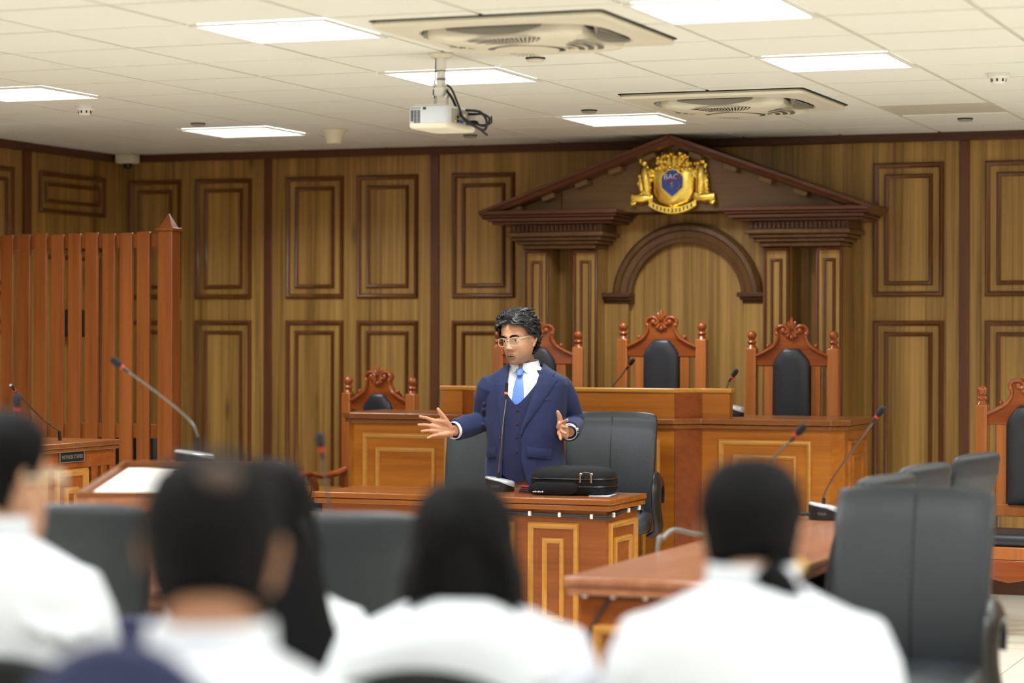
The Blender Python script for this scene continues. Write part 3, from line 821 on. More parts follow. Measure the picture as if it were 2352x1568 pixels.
# speaker's table
t = thing('counsel_table', 'wooden panelled counsel table in front of the standing speaker', 'table', (-4.42, 10.93, 0))
W2 = 0.77
b = MB(); b.box(-W2, W2, -0.275, 0.275, 0.726, 0.752); b.box(-W2+0.006, W2-0.006, -0.269, 0.269, 0.698, 0.722); b.box(-W2+0.01, W2-0.01, -0.262, 0.262, 0.72, 0.728)
b.build('tabletop', M['tabletop'], t, bev=0.004)
MB().box(-W2+0.035, W2-0.035, -0.235, 0.235, 0.0, 0.70).build('table_body', M['table'], t, bev=0.003)
for x0, x1 in ((-0.655, -0.205), (-0.15, 0.28), (0.343, 0.601)):
    panel(t, x0, x1, 0.10, 0.636, -0.235, 0.03, 0.018, 0.072, 'bench_gold')
mr = Matrix.Translation((W2-0.035, 0, 0)) @ Matrix.Rotation(PI/2, 4, 'Z')
panel(t, -0.20, 0.20, 0.10, 0.64, 0, 0.03, 0.018, 0.075, 'bench_gold', mr)
cable_run('black cable clipped under the top edge of the speaker table', [(-0.05, -0.245, 0.682), (0.2, -0.246, 0.680), (0.45, -0.246, 0.676), (0.72, -0.25, 0.672), (0.749, -0.22, 0.676), (0.75, 0.0, 0.688), (0.75, 0.2, 0.690), (0.76, 0.235, 0.68), (0.745, 0.245, 0.66)],
          [(0.36, -0.25, 0.682, 0), (0.51, -0.25, 0.68, 0), (0.67, -0.25, 0.676, 0), (0.752, -0.19, 0.682, PI/2), (0.752, 0.03, 0.69, PI/2), (0.752, 0.19, 0.692, PI/2)], (-4.42, 10.93, 0))
# side table (one long table along the right)
def side_table(label, x, y0, y1):
    t = thing('counsel_table', label, 'table', (x, (y0+y1)/2, 0))
    L = (y1-y0)/2
    b = MB(); b.box(-0.305, 0.305, -L, L, 0.724, 0.75); b.box(-0.297, 0.297, -L+0.008, L-0.008, 0.694, 0.722)
    b.build('tabletop', M['rtop'], t, bev=0.005)
    MB().box(-0.265, 0.2, -L+0.045, L-0.045, 0.0, 0.695).build('table_body', M['table'], t, bev=0.003)
    panel(t, -0.22, 0.16, 0.10, 0.60, -L+0.045, 0.032, 0.02, 0.075, 'bench_gold')
    return t
side_table('long wooden counsel table running back from the right foreground', -2.32, 7.2, 10.35)
cable_run('black cable clipped below the near edge of the right counsel table', [(-2.59, 7.24, 0.70), (-2.4, 7.238, 0.70), (-2.1, 7.238, 0.70), (-2.05, 7.24, 0.70)],
          [(-2.562, 7.236, 0.70, 0), (-2.468, 7.236, 0.70, 0), (-2.36, 7.236, 0.70, 0), (-2.2, 7.236, 0.70, 0)], (0, 0, 0), [(-2.48, 7.238, 0.695), (-2.487, 7.238, 0.67), (-2.51, 7.236, 0.64), (-2.545, 7.236, 0.58), (-2.575, 7.236, 0.50), (-2.60, 7.23, 0.3), (-2.63, 7.22, 0.006)])
t = thing('grey_cable', 'grey cable looping over the left edge of the right counsel table', 'cable', (0, 0, 0))
b = MB(); b.tube(bez([(-2.67, 8.2, 0.0), (-2.675, 8.24, 0.35), (-2.66, 8.29, 0.75), (-2.655, 8.34, 0.785), (-2.645, 8.44, 0.808), (-2.62, 8.6, 0.783), (-2.58, 8.8, 0.760), (-2.5, 9.0, 0.756), (-2.45, 9.3, 0.756)]), 0.008, 8)
b.build('cable', M['grey'], t)
side_table('long wooden counsel table hidden behind the left grey office chairs', -3.675, 5.73, 7.58).rotation_euler = (0, 0, PI/2)

# ================================================================ office chairs
def office_chair(label, loc, rz, group, az=0.0):
    t = thing('office_chair', label, 'office chair', loc, rz, group)
    def back(u, v):   # v 0..1 bottom to top; u around the section
        a = u*2*PI
        hw = 0.228+0.016*v
        if v > 0.93: hw *= 1-0.02*((v-0.93)/0.07)**2
        x, q = sup(a, 6, 1.0)
        th = 0.042*(1-0.25*abs(2*v-1)**4)
        if v > 0.95 or v < 0.05: th *= 0.75
        x *= hw
        y = 0.20+0.10*v+0.035*math.sin(v*PI)*-1 + q*th - 0.03*(abs(x)/0.24)**2.2
        z = 0.47+0.56*v
        if q and abs(x) > 0.15: pass
        return (x, y, z-0.012*(abs(x)/0.24)**4*(1 if v > 0.9 else 0))
    n, k = 48, 22
    rings = [[back(i/n, j/k) for i in range(n)] for j in range(k+1)]
    c0 = [sum((Vector(p) for p in r), Vector())/n for r in (rings[0], rings[-1])]
    lo = [tuple(c0[0]+(Vector(p)-c0[0])*0.8+Vector((0, 0, -0.018))) for p in rings[0]]
    hi = [tuple(Vector((c0[1].x+(p[0]-c0[1].x)*0.985, c0[1].y+(p[1]-c0[1].y)*0.8, p[2]+0.018))) for p in rings[-1]]
    hi2 = [tuple(Vector((c0[1].x+(p[0]-c0[1].x)*0.95, c0[1].y+(p[1]-c0[1].y)*0.4, p[2]+0.026))) for p in rings[-1]]
    b = MB(); b.loft([lo]+rings+[hi, hi2]); bk = b.build('backrest', M['leather'], t, smooth=60)
    b = MB()
    b.tube([(0, back(0.75, j/12)[1]-0.0005, 0.47+0.56*j/12) for j in range(13)], 0.0028, 6)
    b.build('centre_seam', M['black'], bk)
    def seat(u, w):
        x, y = sup(u*2*PI, 5, 1.0); return (x*0.245*w, -0.02+y*0.25*w)
    rs = []
    for w, z in ((0.8, 0.44), (0.97, 0.45), (1.0, 0.475), (1.0, 0.505), (0.96, 0.53), (0.85, 0.542), (0.5, 0.545), (0.05, 0.54)):
        rs.append([(*seat(i/40, w), z-0.03*(max(0, -seat(i/40, w)[1]-0.15))/0.1*(1 if z > 0.47 else 0)*0.6) for i in range(40)])
    MB().loft(rs).build('seat', M['leather'], t, smooth=60)
    for s in (-1, 1):
        b = MB()
        b.tube(bez([(s*0.24, -0.12, 0.43), (s*0.285, -0.14, 0.47), (s*0.275, -0.15, 0.58), (s*0.275, -0.13, 0.675+az), (s*0.275, -0.07, 0.715+az), (s*0.275, 0.02, 0.72+az), (s*0.273, 0.1, 0.70+az), (s*0.271, 0.15, 0.65+az), (s*0.268, 0.16, 0.59+az)]), 0.04, 14, squash=(1.0, 0.36))
        b.build('armrest', M['black'], t)
    b = MB(); b.tube([(0, 0, 0.44), (0, 0, 0.30)], 0.03, 14); b.tube([(0, 0, 0.30), (0, 0, 0.10)], 0.045, 14); b.box(-0.1, 0.1, -0.12, 0.22, 0.425, 0.45)
    b.tube([(0, 0.18, 0.435), (0, 0.25, 0.45), (0, 0.265, 0.56)], 0.03, 8, squash=(1.3, 0.5))
    b.build('gas_column', M['black'], t)
    for k in range(5):
        a = k*2*PI/5+0.3
        b = MB(); b.tube([(0, 0, 0.12), (0.16*math.cos(a), 0.16*math.sin(a), 0.10), (0.28*math.cos(a), 0.28*math.sin(a), 0.075)], [0.03, 0.024, 0.018], 8); lg = b.build('base_leg', M['black'], t)
        b = MB(Matrix.Translation((0.285*math.cos(a), 0.285*math.sin(a), 0.03)) @ Matrix.Rotation(a, 4, 'Z') @ Matrix.Rotation(PI/2, 4, 'X')); b.lathe([(0.012, -0.022), (0.03, -0.02), (0.03, 0.02), (0.012, 0.022)], n=14); b.build('caster', M['black'], lg)
    return t
G = 'grey black leather office chairs'
O0 = office_chair('large grey leather office chair at the far right foreground', (-1.512, 7.072, 0), 0.06, G)
def chair(lab, loc, rz): return dup(O0, loc, rz, lab, G)
chair('grey office chair back between left listener and the balding listener', (-3.63, 5.93, 0), PI+0.36)
chair('grey office chair back right of the balding listener', (-2.81, 5.948, 0), PI+0.36)
chair('grey office chair behind the speaker, right of him', (-4.09, 11.87, 0.06), 0.22)
O1 = office_chair('nearest of the three chairs lined up beyond the large right chair', (-2.03, 8.02, 0), -PI/2-0.16, G, -0.065)
dup(O1, (-4.79, 11.82, 0.02), 0.08, 'grey office chair behind the speaker, under his outstretched hand', G)
dup(O1, (-2.05, 8.76, 0), -PI/2-0.16, 'middle one of the three chairs lined up beyond the large right chair', G)
dup(O1, (-2.03, 9.67, 0), -PI/2-0.16, 'farthest of the three chairs lined up beyond the large right chair', G)

# ================================================================ slatted dock fence at left
t = thing('slatted_dock', 'red brown slatted wooden dock screen with pyramid capped corner post', 'dock screen', (-6.744, 12.0, 0))
x = -0.115; k = 0
while x > -1.75 and k < 18:
    MB().box(x-0.083, x, -0.018, 0.004, 0.06, 2.098-0.004*(k % 3)).build('slat', M['slat'], t, bev=0.004)
    x -= 0.1125; k += 1
MB().box(-1.72, -0.04, 0.004, 0.03, 2.01, 2.085).build('top_rail', M['slat'], t, bev=0.003)
MB().box(-1.72, -0.04, 0.004, 0.03, 0.93, 1.01).build('middle_rail', M['slat'], t, bev=0.003)
MB().box(-1.72, -0.04, 0.004, 0.03, 0.10, 0.18).build('bottom_rail', M['slat'], t, bev=0.003)
MB().box(-0.048, 0.048, -0.048, 0.048, 0, 2.10).build('corner_post', M['slat'], t, bev=0.006)
b = MB(); b.box(-0.056, 0.056, -0.056, 0.056, 2.10, 2.118)
q = 0.042; b.add([(-q,-q,2.118),(q,-q,2.118),(q,q,2.118),(-q,q,2.118),(0,0,2.205)], [(0,3,2,1),(0,1,4),(1,2,4),(2,3,4),(3,0,4)])
b.build('post_cap', M['slat'], t, bev=0.003, smooth=20)
# chair waiting inside the dock, seen only through the gaps
t = thing('dock_chair', 'dark blue padded chair seen through the gaps of the dock', 'chair', (-7.50, 12.62, 0), 0.0)
MB().box(-0.23, 0.23, 0.16, 0.21, 0.48, 0.98).build('backrest', M['pad'], t, bev=0.02)
MB().box(-0.24, 0.24, -0.24, 0.2, 0.42, 0.48).build('seat', M['pad'], t, bev=0.02)
for sx in (-0.2, 0.2):
    for sy in (-0.2, 0.17): MB().tube([(sx, sy, 0), (sx, sy, 0.42)], 0.012, 8).build('leg', M['black'], t)
t = thing('wall_box', 'dark wall box behind the dock slats', 'wall box', (XL, 13.67, 0), PI/2)
MB().box(-0.13, 0.13, -0.08, 0, 1.5, 1.68).build('box_body', M['black'], t, bev=0.005)
MB().box(-0.11, 0.11, -0.084, -0.08, 1.52, 1.66).build('box_face', M['pad'], t)

# ================================================================ witness stand
t = thing('witness_stand', 'wooden witness stand with black name plate in front of the dock', 'witness stand', (-6.15, 10.0, 0))
b = MB(); b.box(-0.95, 0.03, -0.75, 0.43, 0.975, 1.0); b.box(-0.94, 0.02, -0.74, 0.42, 0.955, 0.975)
b.build('ledge', M['slab'], t, bev=0.005)
b = MB(); b.box(-0.02, 0.0, -0.72, 0.40, 0.875, 0.955); b.box(-0.02, 0.0, -0.72, 0.155, 0.05, 0.875); b.box(-0.02, 0.0, -0.72, 0.40, 0.0, 0.1)
b.build('side_panel', M['table'], t, bev=0.003)
for y in (0.195, 0.285, 0.365): MB().box(-0.02, 0.0, y, y+0.035, 0.1, 0.875).build('baluster', M['table'], t, bev=0.003)
MB().box(-0.92, -0.0, -0.73, -0.71, 0.0, 0.955).build('front_panel', M['table'], t)
MB().box(-0.92, -0.90, -0.72, 0.40, 0.0, 0.955).build('far_panel', M['table'], t)
ms = Matrix.Rotation(PI/2, 4, 'Z')
panel(t, -0.145, 0.145, 0.12, 0.872, 0, 0.035, 0.02, 0.085, 'bench_gold', ms)
panel(t, -0.62, -0.22, 0.12, 0.872, 0, 0.035, 0.02, 0.085, 'bench_gold', ms)
b = MB(ms); b.box(-0.106, 0.109, -0.008, 0.0, 0.907, 0.955); pl = b.build('name_plate', M['sign'], t, bev=0.002)
b = MB(ms); b.frame(-0.108, 0.111, 0.905, 0.957, -0.004, 0.005, 0.006); b.build('plate_rim', M['engraved'], pl)
text('lettering', 'WITNESS STAND', 0.026, M['engraved'], pl, ms @ Matrix.Translation((0.001, -0.009, 0.931)) @ Matrix.Rotation(PI/2, 4, 'X'), 0.0005, 0.95)

# ================================================================ lectern
t = thing('lectern', 'wooden lectern with pale slanting reading top at left', 'lectern', (-4.13, 7.5, 0), 0.371)
def lz(y): return 0.993+y*0.115
top = [(-0.346, -0.288), (0.355, -0.288), (0.345, 0.2), (0.285, 0.362), (-0.20, 0.362), (-0.288, 0.345)]
b = MB(); b.loft([[(x, y, lz(y)-0.05) for x, y in top], [(x, y, lz(y)) for x, y in top]]); b.build('reading_top', M['rtop'], t, bev=0.004)
b = MB(); n = len(top); A = [(x, y, lz(y)) for x, y in top]; B = [(x, y, lz(y)+0.02) for x, y in top]; C = [(x*0.95, y*0.94, lz(y)+0.02) for x, y in top]; D = [(x*0.95, y*0.94, lz(y)) for x, y in top]
b.loft([A, B, C, D], True, False); b.build('rim', M['slab'], t, smooth=20)
b = MB(); b.prism([(-0.27, -0.2), (0.27, -0.2), (0.27, 0.22), (-0.27, 0.22)], 0.08, 0.93, 'xy'); b.build('lectern_body', M['table'], t, bev=0.004)
MB().prism([(-0.32, -0.25), (0.32, -0.25), (0.32, 0.27), (-0.32, 0.27)], 0.0, 0.08, 'xy').build('foot', M['slab'], t, bev=0.005)
panel(t, -0.2, 0.2, 0.2, 0.85, -0.2, 0.03, 0.018, 0.08, 'bench_gold')
b = MB(); b.box(-0.14, 0.06, 0.365, 0.50, 1.03, 1.05); b.box(-0.09, 0.02, 0.2, 0.48, 0.85, 1.03); b.build('microphone_shelf', M['slab'], t, bev=0.003)
t2 = thing('lectern_reflection', 'white sheet standing in for light reflected on the lectern top', 'paper', (-4.13, 7.5, 0), 0.371)  # white sheet imitates a ceiling light mirrored in the polished top
b = MB(); pp = [(-0.31, -0.255), (0.05, -0.255), (0.05, 0.29), (-0.26, 0.29)]
b.loft([[(x, y, lz(y)+0.0005) for x, y in pp], [(x, y, lz(y)+0.004) for x, y in pp]]); b.build('sheet', M['paper'], t2)
# ================================================================ microphones
def mic(label, loc, rz, stem, group, foam=True, glow=False, base=True, logo=True, flat=1.0):
    """gooseneck microphone; STEM = points relative to the base centre, last one the capsule tip."""
    t = thing('gooseneck_microphone', label, 'microphone', loc, 0, group)
    if base:
        b = MB(Matrix.Rotation(rz, 4, 'Z') @ Matrix.Diagonal((1, 1, flat, 1)))
        def sect(u, k): 
            a = u*2*PI; x, y = math.cos(a), math.sin(a)
            return (x*0.072*k, y*0.06*k)
        def zt(x): return 0.046-0.16*max(0, x)  # slopes down to one side
        rs = []
        for k, zz in ((0.97, 0.0), (1.0, 0.006), (1.0, 0.02)): rs.append([(*sect(i/32, k), zz) for i in range(32)])
        rs.append([(*sect(i/32, 0.985), max(0.024, 0.05-0.012*sect(i/32, 1)[0]/0.07)) for i in range(32)])
        rs.append([(*sect(i/32, 0.9), max(0.026, 0.052-0.012*sect(i/32, 1)[0]/0.07)) for i in range(32)])
        b.loft(rs); b.build('base', M['black'], t, smooth=40)
        b = MB(Matrix.Rotation(rz, 4, 'Z') @ Matrix.Diagonal((1, 1, flat, 1))); rs = []
        for k, dz in ((1.012, -0.002), (1.012, 0.004), (0.95, 0.009), (0.5, 0.011), (0.02, 0.011)):
            rs.append([(*sect(i/32, k), 0.052-0.013*sect(i/32, 1)[0]*min(k, 1)/0.07+dz-(0.016*max(0, sect(i/32, 1)[0]/0.07) if dz < 0 else 0)) for i in range(32)])
        b.loft(rs); b.build('top_plate', M['silver'], t, smooth=50)
        if logo:
            text('lettering', 'TOA', 0.014, M['engraved'], t, Matrix.Rotation(rz, 4, 'Z') @ Matrix.Translation((-0.02, -0.0595, 0.026)) @ Matrix.Rotation(PI/2, 4, 'X'), 0.0004, 1.3)
    p0 = Vector(stem[0])
    b = MB(); b.tube([p0-Vector((0, 0, 0.012)), p0+(Vector(stem[1])-p0).normalized()*0.035], [0.009, 0.0075], 12); b.build('socket', M['black'], t)
    pts = bez(stem, 8)
    L = len(pts); cut = L-1
    tip = pts[-1]
    acc = 0
    while cut > 0 and acc < 0.05: acc += (pts[cut]-pts[cut-1]).length; cut -= 1
    b = MB(); b.tube(pts[:cut+2], 0.0042, 8); b.build('gooseneck', M['steel'], t)
    d = (pts[-1]-pts[cut]).normalized()
    b = MB(); b.tube([pts[cut]-d*0.03, pts[cut]], 0.0062, 10); b.build('collar', M['black'], t)
    b = MB(); b.tube([pts[cut]-d*0.004, pts[cut]+d*0.005], 0.0088, 14); b.build('indicator_ring', M['red'] if not glow else M['glow'], t)
    b = MB()
    if foam: b.tube([pts[cut]+d*0.005, pts[cut]+d*0.010, pts[cut]+d*0.020, pts[cut]+d*0.036, pts[cut]+d*0.046, pts[cut]+d*0.052, pts[cut]+d*0.054], [0.009, 0.0115, 0.0135, 0.0140, 0.0125, 0.008, 0.002], 14); b.build('foam_windscreen', M['foam'], t)
    else: b.tube([pts[cut]+d*0.006, pts[cut]+d*0.05], [0.0075, 0.0075], 12); b.build('capsule', M['black'], t)
    return t
m_, nt_, b_ = new_mat('lit_red_ring'); b_.inputs['Base Color'].default_value = srgb(230, 50, 30); b_.inputs['Emission Color'].default_value = (1, 0.12, 0.05, 1); b_.inputs['Emission Strength'].default_value = 1.2
M['glow'] = m_
GM = 'gooseneck conference microphones'
mic('gooseneck microphone with lit red ring in front of the speaker', (-4.36, 11.05, 0.753), 0.3, [(-0.012, 0, 0.055), (-0.005, 0, 0.12), (0.018, -0.03, 0.23), (0.04, -0.06, 0.34), (0.066, -0.09, 0.45), (0.075, -0.10, 0.535)], GM, foam=False, glow=True)
mic('gooseneck microphone with black foam on the right counsel table', (-2.44, 9.9, 0.751), 0.3, [(-0.012, 0, 0.055), (-0.008, 0, 0.10), (0.03, -0.01, 0.17), (0.11, -0.03, 0.28), (0.19, -0.05, 0.385), (0.262, -0.06, 0.48)], GM)
mic('gooseneck microphone sticking up behind the dark haired listener at right', (-2.42, 8.35, 0.751), 0.3, [(0, 0, 0.055), (0.02, 0, 0.12), (0.09, -0.02, 0.22), (0.18, -0.04, 0.33), (0.265, -0.05, 0.415), (0.30, -0.055, 0.452)], GM)
mic('gooseneck microphone leaning left above the lectern', (-4.317, 7.875, 1.051), 0.371, [(0.012, 0, 0.052), (0.014, 0, 0.09), (-0.015, -0.012, 0.15), (-0.12, -0.04, 0.24), (-0.24, -0.09, 0.335), (-0.29, -0.11, 0.378)], GM, flat=0.55, logo=False)
mic('thin gooseneck microphone on the ledge of the witness stand', (-6.32, 10.16, 1.0), 0.2, [(0.012, 0, 0.012), (0.01, -0.005, 0.045), (-0.01, -0.09, 0.09), (0.0, -0.24, 0.165), (0.01, -0.38, 0.24), (0.02, -0.45, 0.28)], GM, foam=False, logo=False, base=False)
mic('blurred upright gooseneck microphone left of the bench, above the grey chairs', (-3.11, 6.57, 0.751), 0.3, [(0, 0, 0.055), (0.0, 0, 0.1), (-0.02, -0.01, 0.2), (-0.035, -0.02, 0.33), (-0.045, -0.03, 0.42), (-0.05, -0.035, 0.47)], GM)
mic('gooseneck microphone on the bench in front of the middle throne', (-4.44, 13.0, 1.077), 0.0, [(0, 0, 0.055), (0.0, 0, 0.09), (0.0, -0.01, 0.15), (0.06, -0.02, 0.22), (0.11, -0.03, 0.28), (0.14, -0.04, 0.315)], GM, logo=False)
mic('gooseneck microphone on the bench in front of the right throne', (-3.70, 12.85, 1.077), 0.0, [(0, 0, 0.055), (-0.01, 0, 0.08), (-0.03, 0, 0.13), (-0.015, 0.0, 0.19), (0.02, 0.0, 0.235), (0.035, 0.0, 0.26)], GM, logo=False)
mic('short gooseneck microphone head beside the left listener', (-4.366, 6.74, 0.751), 0.3, [(0.0, 0, 0.055), (0, -0.01, 0.12), (-0.005, -0.0, 0.25), (-0.0, 0.02, 0.40), (0.0, 0.03, 0.50), (0.0, 0.03, 0.57)], GM, logo=False)
t = thing('microphone_lead', 'short black lead plugged into the right table microphone', 'cable', (0, 0, 0))
b = MB(); b.tube(bez([(-2.5, 9.86, 0.775), (-2.53, 9.85, 0.772), (-2.56, 9.84, 0.78), (-2.6, 9.8, 0.765), (-2.61, 9.6, 0.756)]), 0.0045, 8); b.tube([(-2.495, 9.862, 0.775), (-2.53, 9.85, 0.773)], 0.008, 8); b.build('lead', M['rubber'], t)

# ================================================================ things on the speaker's table
t = thing('laptop_bag', 'black padded laptop bag lying on the speaker table', 'bag', (-3.96, 11.02, 0.753), 0.12)
def bag_ring(k, z, dx=0.0, n=40):
    out = []
    for i in range(n):
        x, y = sup(i*2*PI/n, 3.2, 1.0); out.append((dx+x*0.205*k, y*0.155*k, z))
    return out
b = MB(); b.loft([bag_ring(0.86, 0.0), bag_ring(0.95, 0.006), bag_ring(1.0, 0.03), bag_ring(1.0, 0.05), bag_ring(0.99, 0.085), bag_ring(0.95, 0.105), bag_ring(0.85, 0.123, -0.005), bag_ring(0.6, 0.131, -0.015), bag_ring(0.25, 0.134, -0.02), bag_ring(0.02, 0.134, -0.02)])
bb = b.build('bag_body', M['blackm'], t, smooth=60)
for z in (0.042, 0.078):
    rg = bag_ring(1.004, z); MB().tube(rg+[rg[0]], 0.0035, 6, caps=False).build('zip_track', M['black'], t)
b = MB()
b.loft([[(x, -0.155-0.02*k, z) for x, z in ((-0.17, 0.004), (0.02, 0.004), (0.05, 0.02), (0.055, 0.05), (0.03, 0.062), (-0.15, 0.062), (-0.185, 0.045), (-0.188, 0.02))] for k in (-0.6, 0.6)] + [[(x*0.96-0.003, -0.170, 0.033+(z-0.033)*0.85) for x, z in ((-0.17, 0.004), (0.02, 0.004), (0.05, 0.02), (0.055, 0.05), (0.03, 0.062), (-0.15, 0.062), (-0.185, 0.045), (-0.188, 0.02))]])
b.build('front_pocket', M['blackm'], t, smooth=50)
for x in (0.065, 0.118):
    b = MB(); b.box(x-0.004, x+0.004, -0.166, -0.157, 0.062, 0.104); b.box(x-0.003, x+0.010, -0.166, -0.157, 0.098, 0.108); b.build('zip_pull', M['chrome'], t, bev=0.002)
b = MB(); b.tube(bez([(0.07, -0.157, 0.106), (0.09, -0.16, 0.112), (0.112, -0.157, 0.108)]), 0.003, 6); b.build('pull_cord', M['steel'], t)
b = MB()
for k in range(6): b.box(-0.165+k*0.009, -0.159+k*0.009, -0.1725, -0.170, 0.014, 0.014+0.005+0.002*(k % 2))
b.build('stitched_mark', M['white'], t)
t = thing('folded_document', 'pale blue paper sticking out under the laptop bag', 'paper', (-3.87, 11.0, 0.7525), 0.12)
MB().box(0.02, 0.118, -0.135, 0.05, 0, 0.0012).build('sheet', M['dress'], t)
t = thing('wallet', 'small dark red folded leather wallet beside the laptop bag', 'wallet', (-4.175, 10.97, 0.753), 0.15)
b = MB(); b.loft([[(-0.042, y, 0.0), (0.028, y, 0.0), (0.042, y, 0.010), (0.040, y, 0.026), (0.026, y, 0.034), (-0.044, y, 0.037), (-0.044, y, 0.033), (0.024, y, 0.030), (0.034, y, 0.024), (0.034, y, 0.010), (0.026, y, 0.004), (-0.042, y, 0.004)] for y in (-0.05, 0.05)])
b.build('cover', M['maroon'], t, bev=0.0015)
MB().box(-0.04, 0.026, -0.047, 0.047, 0.004, 0.019).build('pages', M['black'], t, bev=0.003)
MB().box(-0.034, 0.02, -0.046, 0.046, 0.020, 0.029).build('card_fold', M['maroon'], t, bev=0.003)

# ================================================================ projector
PJ = (-4.124, 9.62, 0)
PO = Matrix.Translation((0.050, 0, 0))
t = thing('projector', 'white projector hanging from the ceiling on a pole mount', 'projector', PJ)
MB(PO).lathe([(0.055, ZC), (0.055, ZC-0.008), (0.045, ZC-0.016), (0.04, ZC-0.02)], n=28).build('ceiling_plate', M['offwhite'], t)
b = MB(PO); b.lathe([(0.021, ZC-0.018), (0.021, 2.66), (0.019, 2.66), (0.019, 2.575)], n=24); po = b.build('pole', M['white'], t, smooth=30)
for z in (2.655, 2.622, 2.617): MB(PO).lathe([(0.0216, z), (0.0216, z+0.0025)], n=24).build('pole_ring', M['black'], po)
b = MB(PO); b.loft([[(-0.028, -0.028, 2.585), (0.028, -0.028, 2.585), (0.028, 0.028, 2.585), (-0.028, 0.028, 2.585)], [(-0.014, -0.02, 2.548), (0.014, -0.02, 2.548), (0.014, 0.02, 2.548), (-0.014, 0.02, 2.548)]])
b.build('swivel_block', M['white'], t, bev=0.003)
b = MB(PO); b.box(-0.03, -0.026, -0.02, 0.02, 2.512, 2.552); b.box(0.026, 0.03, -0.02, 0.02, 2.512, 2.552); b.box(-0.03, 0.03, -0.02, 0.02, 2.51, 2.514); b.box(-0.095, 0.05, -0.07, 0.09, 2.503, 2.509)
b.build('bracket', M['white'], t, bev=0.002)
for x, z in ((-0.032, 2.545), (0.032, 2.545), (-0.026, 2.595), (0.026, 2.595)):
    m = PO @ Matrix.Translation((x, -0.012, z)) @ Matrix.Rotation(PI/2, 4, 'Y'); MB(m).lathe([(0.007, -0.006), (0.007, 0.006)], n=10).build('bolt', M['chrome'], t)
b = MB(); n = 40
def pjr(k, z): return [(0.03+sup(i*2*PI/n, 9, 1)[0]*0.098*k, 0.065+sup(i*2*PI/n, 9, 1)[1]*0.158*k, z) for i in range(n)]
b.loft([pjr(0.99, 2.422), pjr(1.0, 2.43), pjr(1.0, 2.492), pjr(0.98, 2.499), pjr(0.9, 2.502)]); sh = b.build('shell', M['proj'], t, smooth=40)
b = MB(); b.loft([pjr(0.78, 2.403), pjr(0.95, 2.406), pjr(1.005, 2.413), pjr(1.01, 2.424), pjr(0.99, 2.426)]); b.build('lower_shell', M['projlow'], t, smooth=50)
b = MB()
for r_ in range(9):
    for c_ in range(3):
        if r_ > 7 and c_ == 0: continue
        b.box(-0.052+c_*0.016, -0.040+c_*0.016, -0.0955, -0.092, 2.478-r_*0.0062, 2.4815-r_*0.0062)
b.build('vent_grille', M['acdark'], t)
b = MB()
for c_ in range(12): b.box(-0.052+c_*0.004, -0.0503+c_*0.004, -0.0945, -0.092, 2.487, 2.494)
b.build('upper_vent', M['acgrey'], t)
b = MB(); b.box(0.006, 0.02, -0.0945, -0.09, 2.484, 2.494); b.build('latch', M['acdark'], t)
pm = Matrix.Translation((0.128, 0, 0)) @ Matrix.Rotation(PI/2, 4, 'Y')
MB().box(0.1255, 0.1290, -0.065, 0.20, 2.428, 2.490).build('connector_panel', M['acgrey'], t, bev=0.002)
for y, z, mt in ((-0.03, 2.438, 'gold'), (-0.005, 2.438, 'black'), (0.02, 2.438, 'blue'), (0.045, 2.438, 'blue'), (-0.005, 2.455, 'black')):
    m = Matrix.Translation((0.129, y, z)) @ Matrix.Rotation(PI/2, 4, 'Y'); MB(m).lathe([(0.007, 0), (0.007, 0.004), (0.0035, 0.004), (0.0035, 0.007)], n=14).build('jack', M[mt], t)
MB().box(0.128, 0.131, 0.06, 0.085, 2.455, 2.474).build('socket_label', M['white'], t)
for y, z in ((0.125, 2.478), (0.12, 2.445), (0.105, 2.434)):
    MB().box(0.128, 0.168, y-0.012, y+0.012, z-0.005, z+0.005).build('plug', M['black'], t, bev=0.002)
b = MB(Matrix.Rotation(0, 4, 'Z')); b.m = Matrix.Translation((-0.01, 0.224, 2.455)) @ Matrix.Rotation(-PI/2, 4, 'X'); b.lathe([(0.034, 0), (0.034, 0.012), (0.028, 0.012), (0.026, 0.004), (0.002, 0.004)], n=24); b.build('lens', M['black'], t)
t = thing('projector_cables', 'black cables looping from the projector pole to its rear sockets', 'cable', PJ)
b = MB()
b.tube(bez([(0.072, 0.0, 2.60), (0.10, 0.0, 2.575), (0.13, 0.0, 2.51), (0.16, 0.0, 2.44), (0.215, 0.01, 2.41), (0.262, 0.01, 2.375)]), 0.005, 8)
b.tube(bez([(0.072, 0.005, 2.575), (0.10, 0.01, 2.535), (0.13, 0.02, 2.47), (0.19, 0.03, 2.42), (0.24, 0.03, 2.40), (0.25, 0.03, 2.44), (0.21, 0.05, 2.48), (0.12, 0.1, 2.495), (0.07, 0.12, 2.51), (0.04, 0.12, 2.506)]), 0.006, 8)
b.tube(bez([(0.165, 0.125, 2.478), (0.20, 0.12, 2.476), (0.235, 0.10, 2.455), (0.23, 0.09, 2.425), (0.19, 0.10, 2.427), (0.168, 0.12, 2.445)]), 0.005, 8)
b.tube(bez([(0.168, 0.105, 2.434), (0.20, 0.1, 2.428), (0.25, 0.08, 2.432), (0.26, 0.06, 2.46)]), 0.004, 8)
b.tube(bez([(0.026, 0.0, 2.715), (0.024, 0, 2.65), (0.015, 0.01, 2.60), (0.01, 0.01, 2.56), (0.02, 0.02, 2.51)]), 0.003, 6)
b.build('cable', M['rubber'], t)
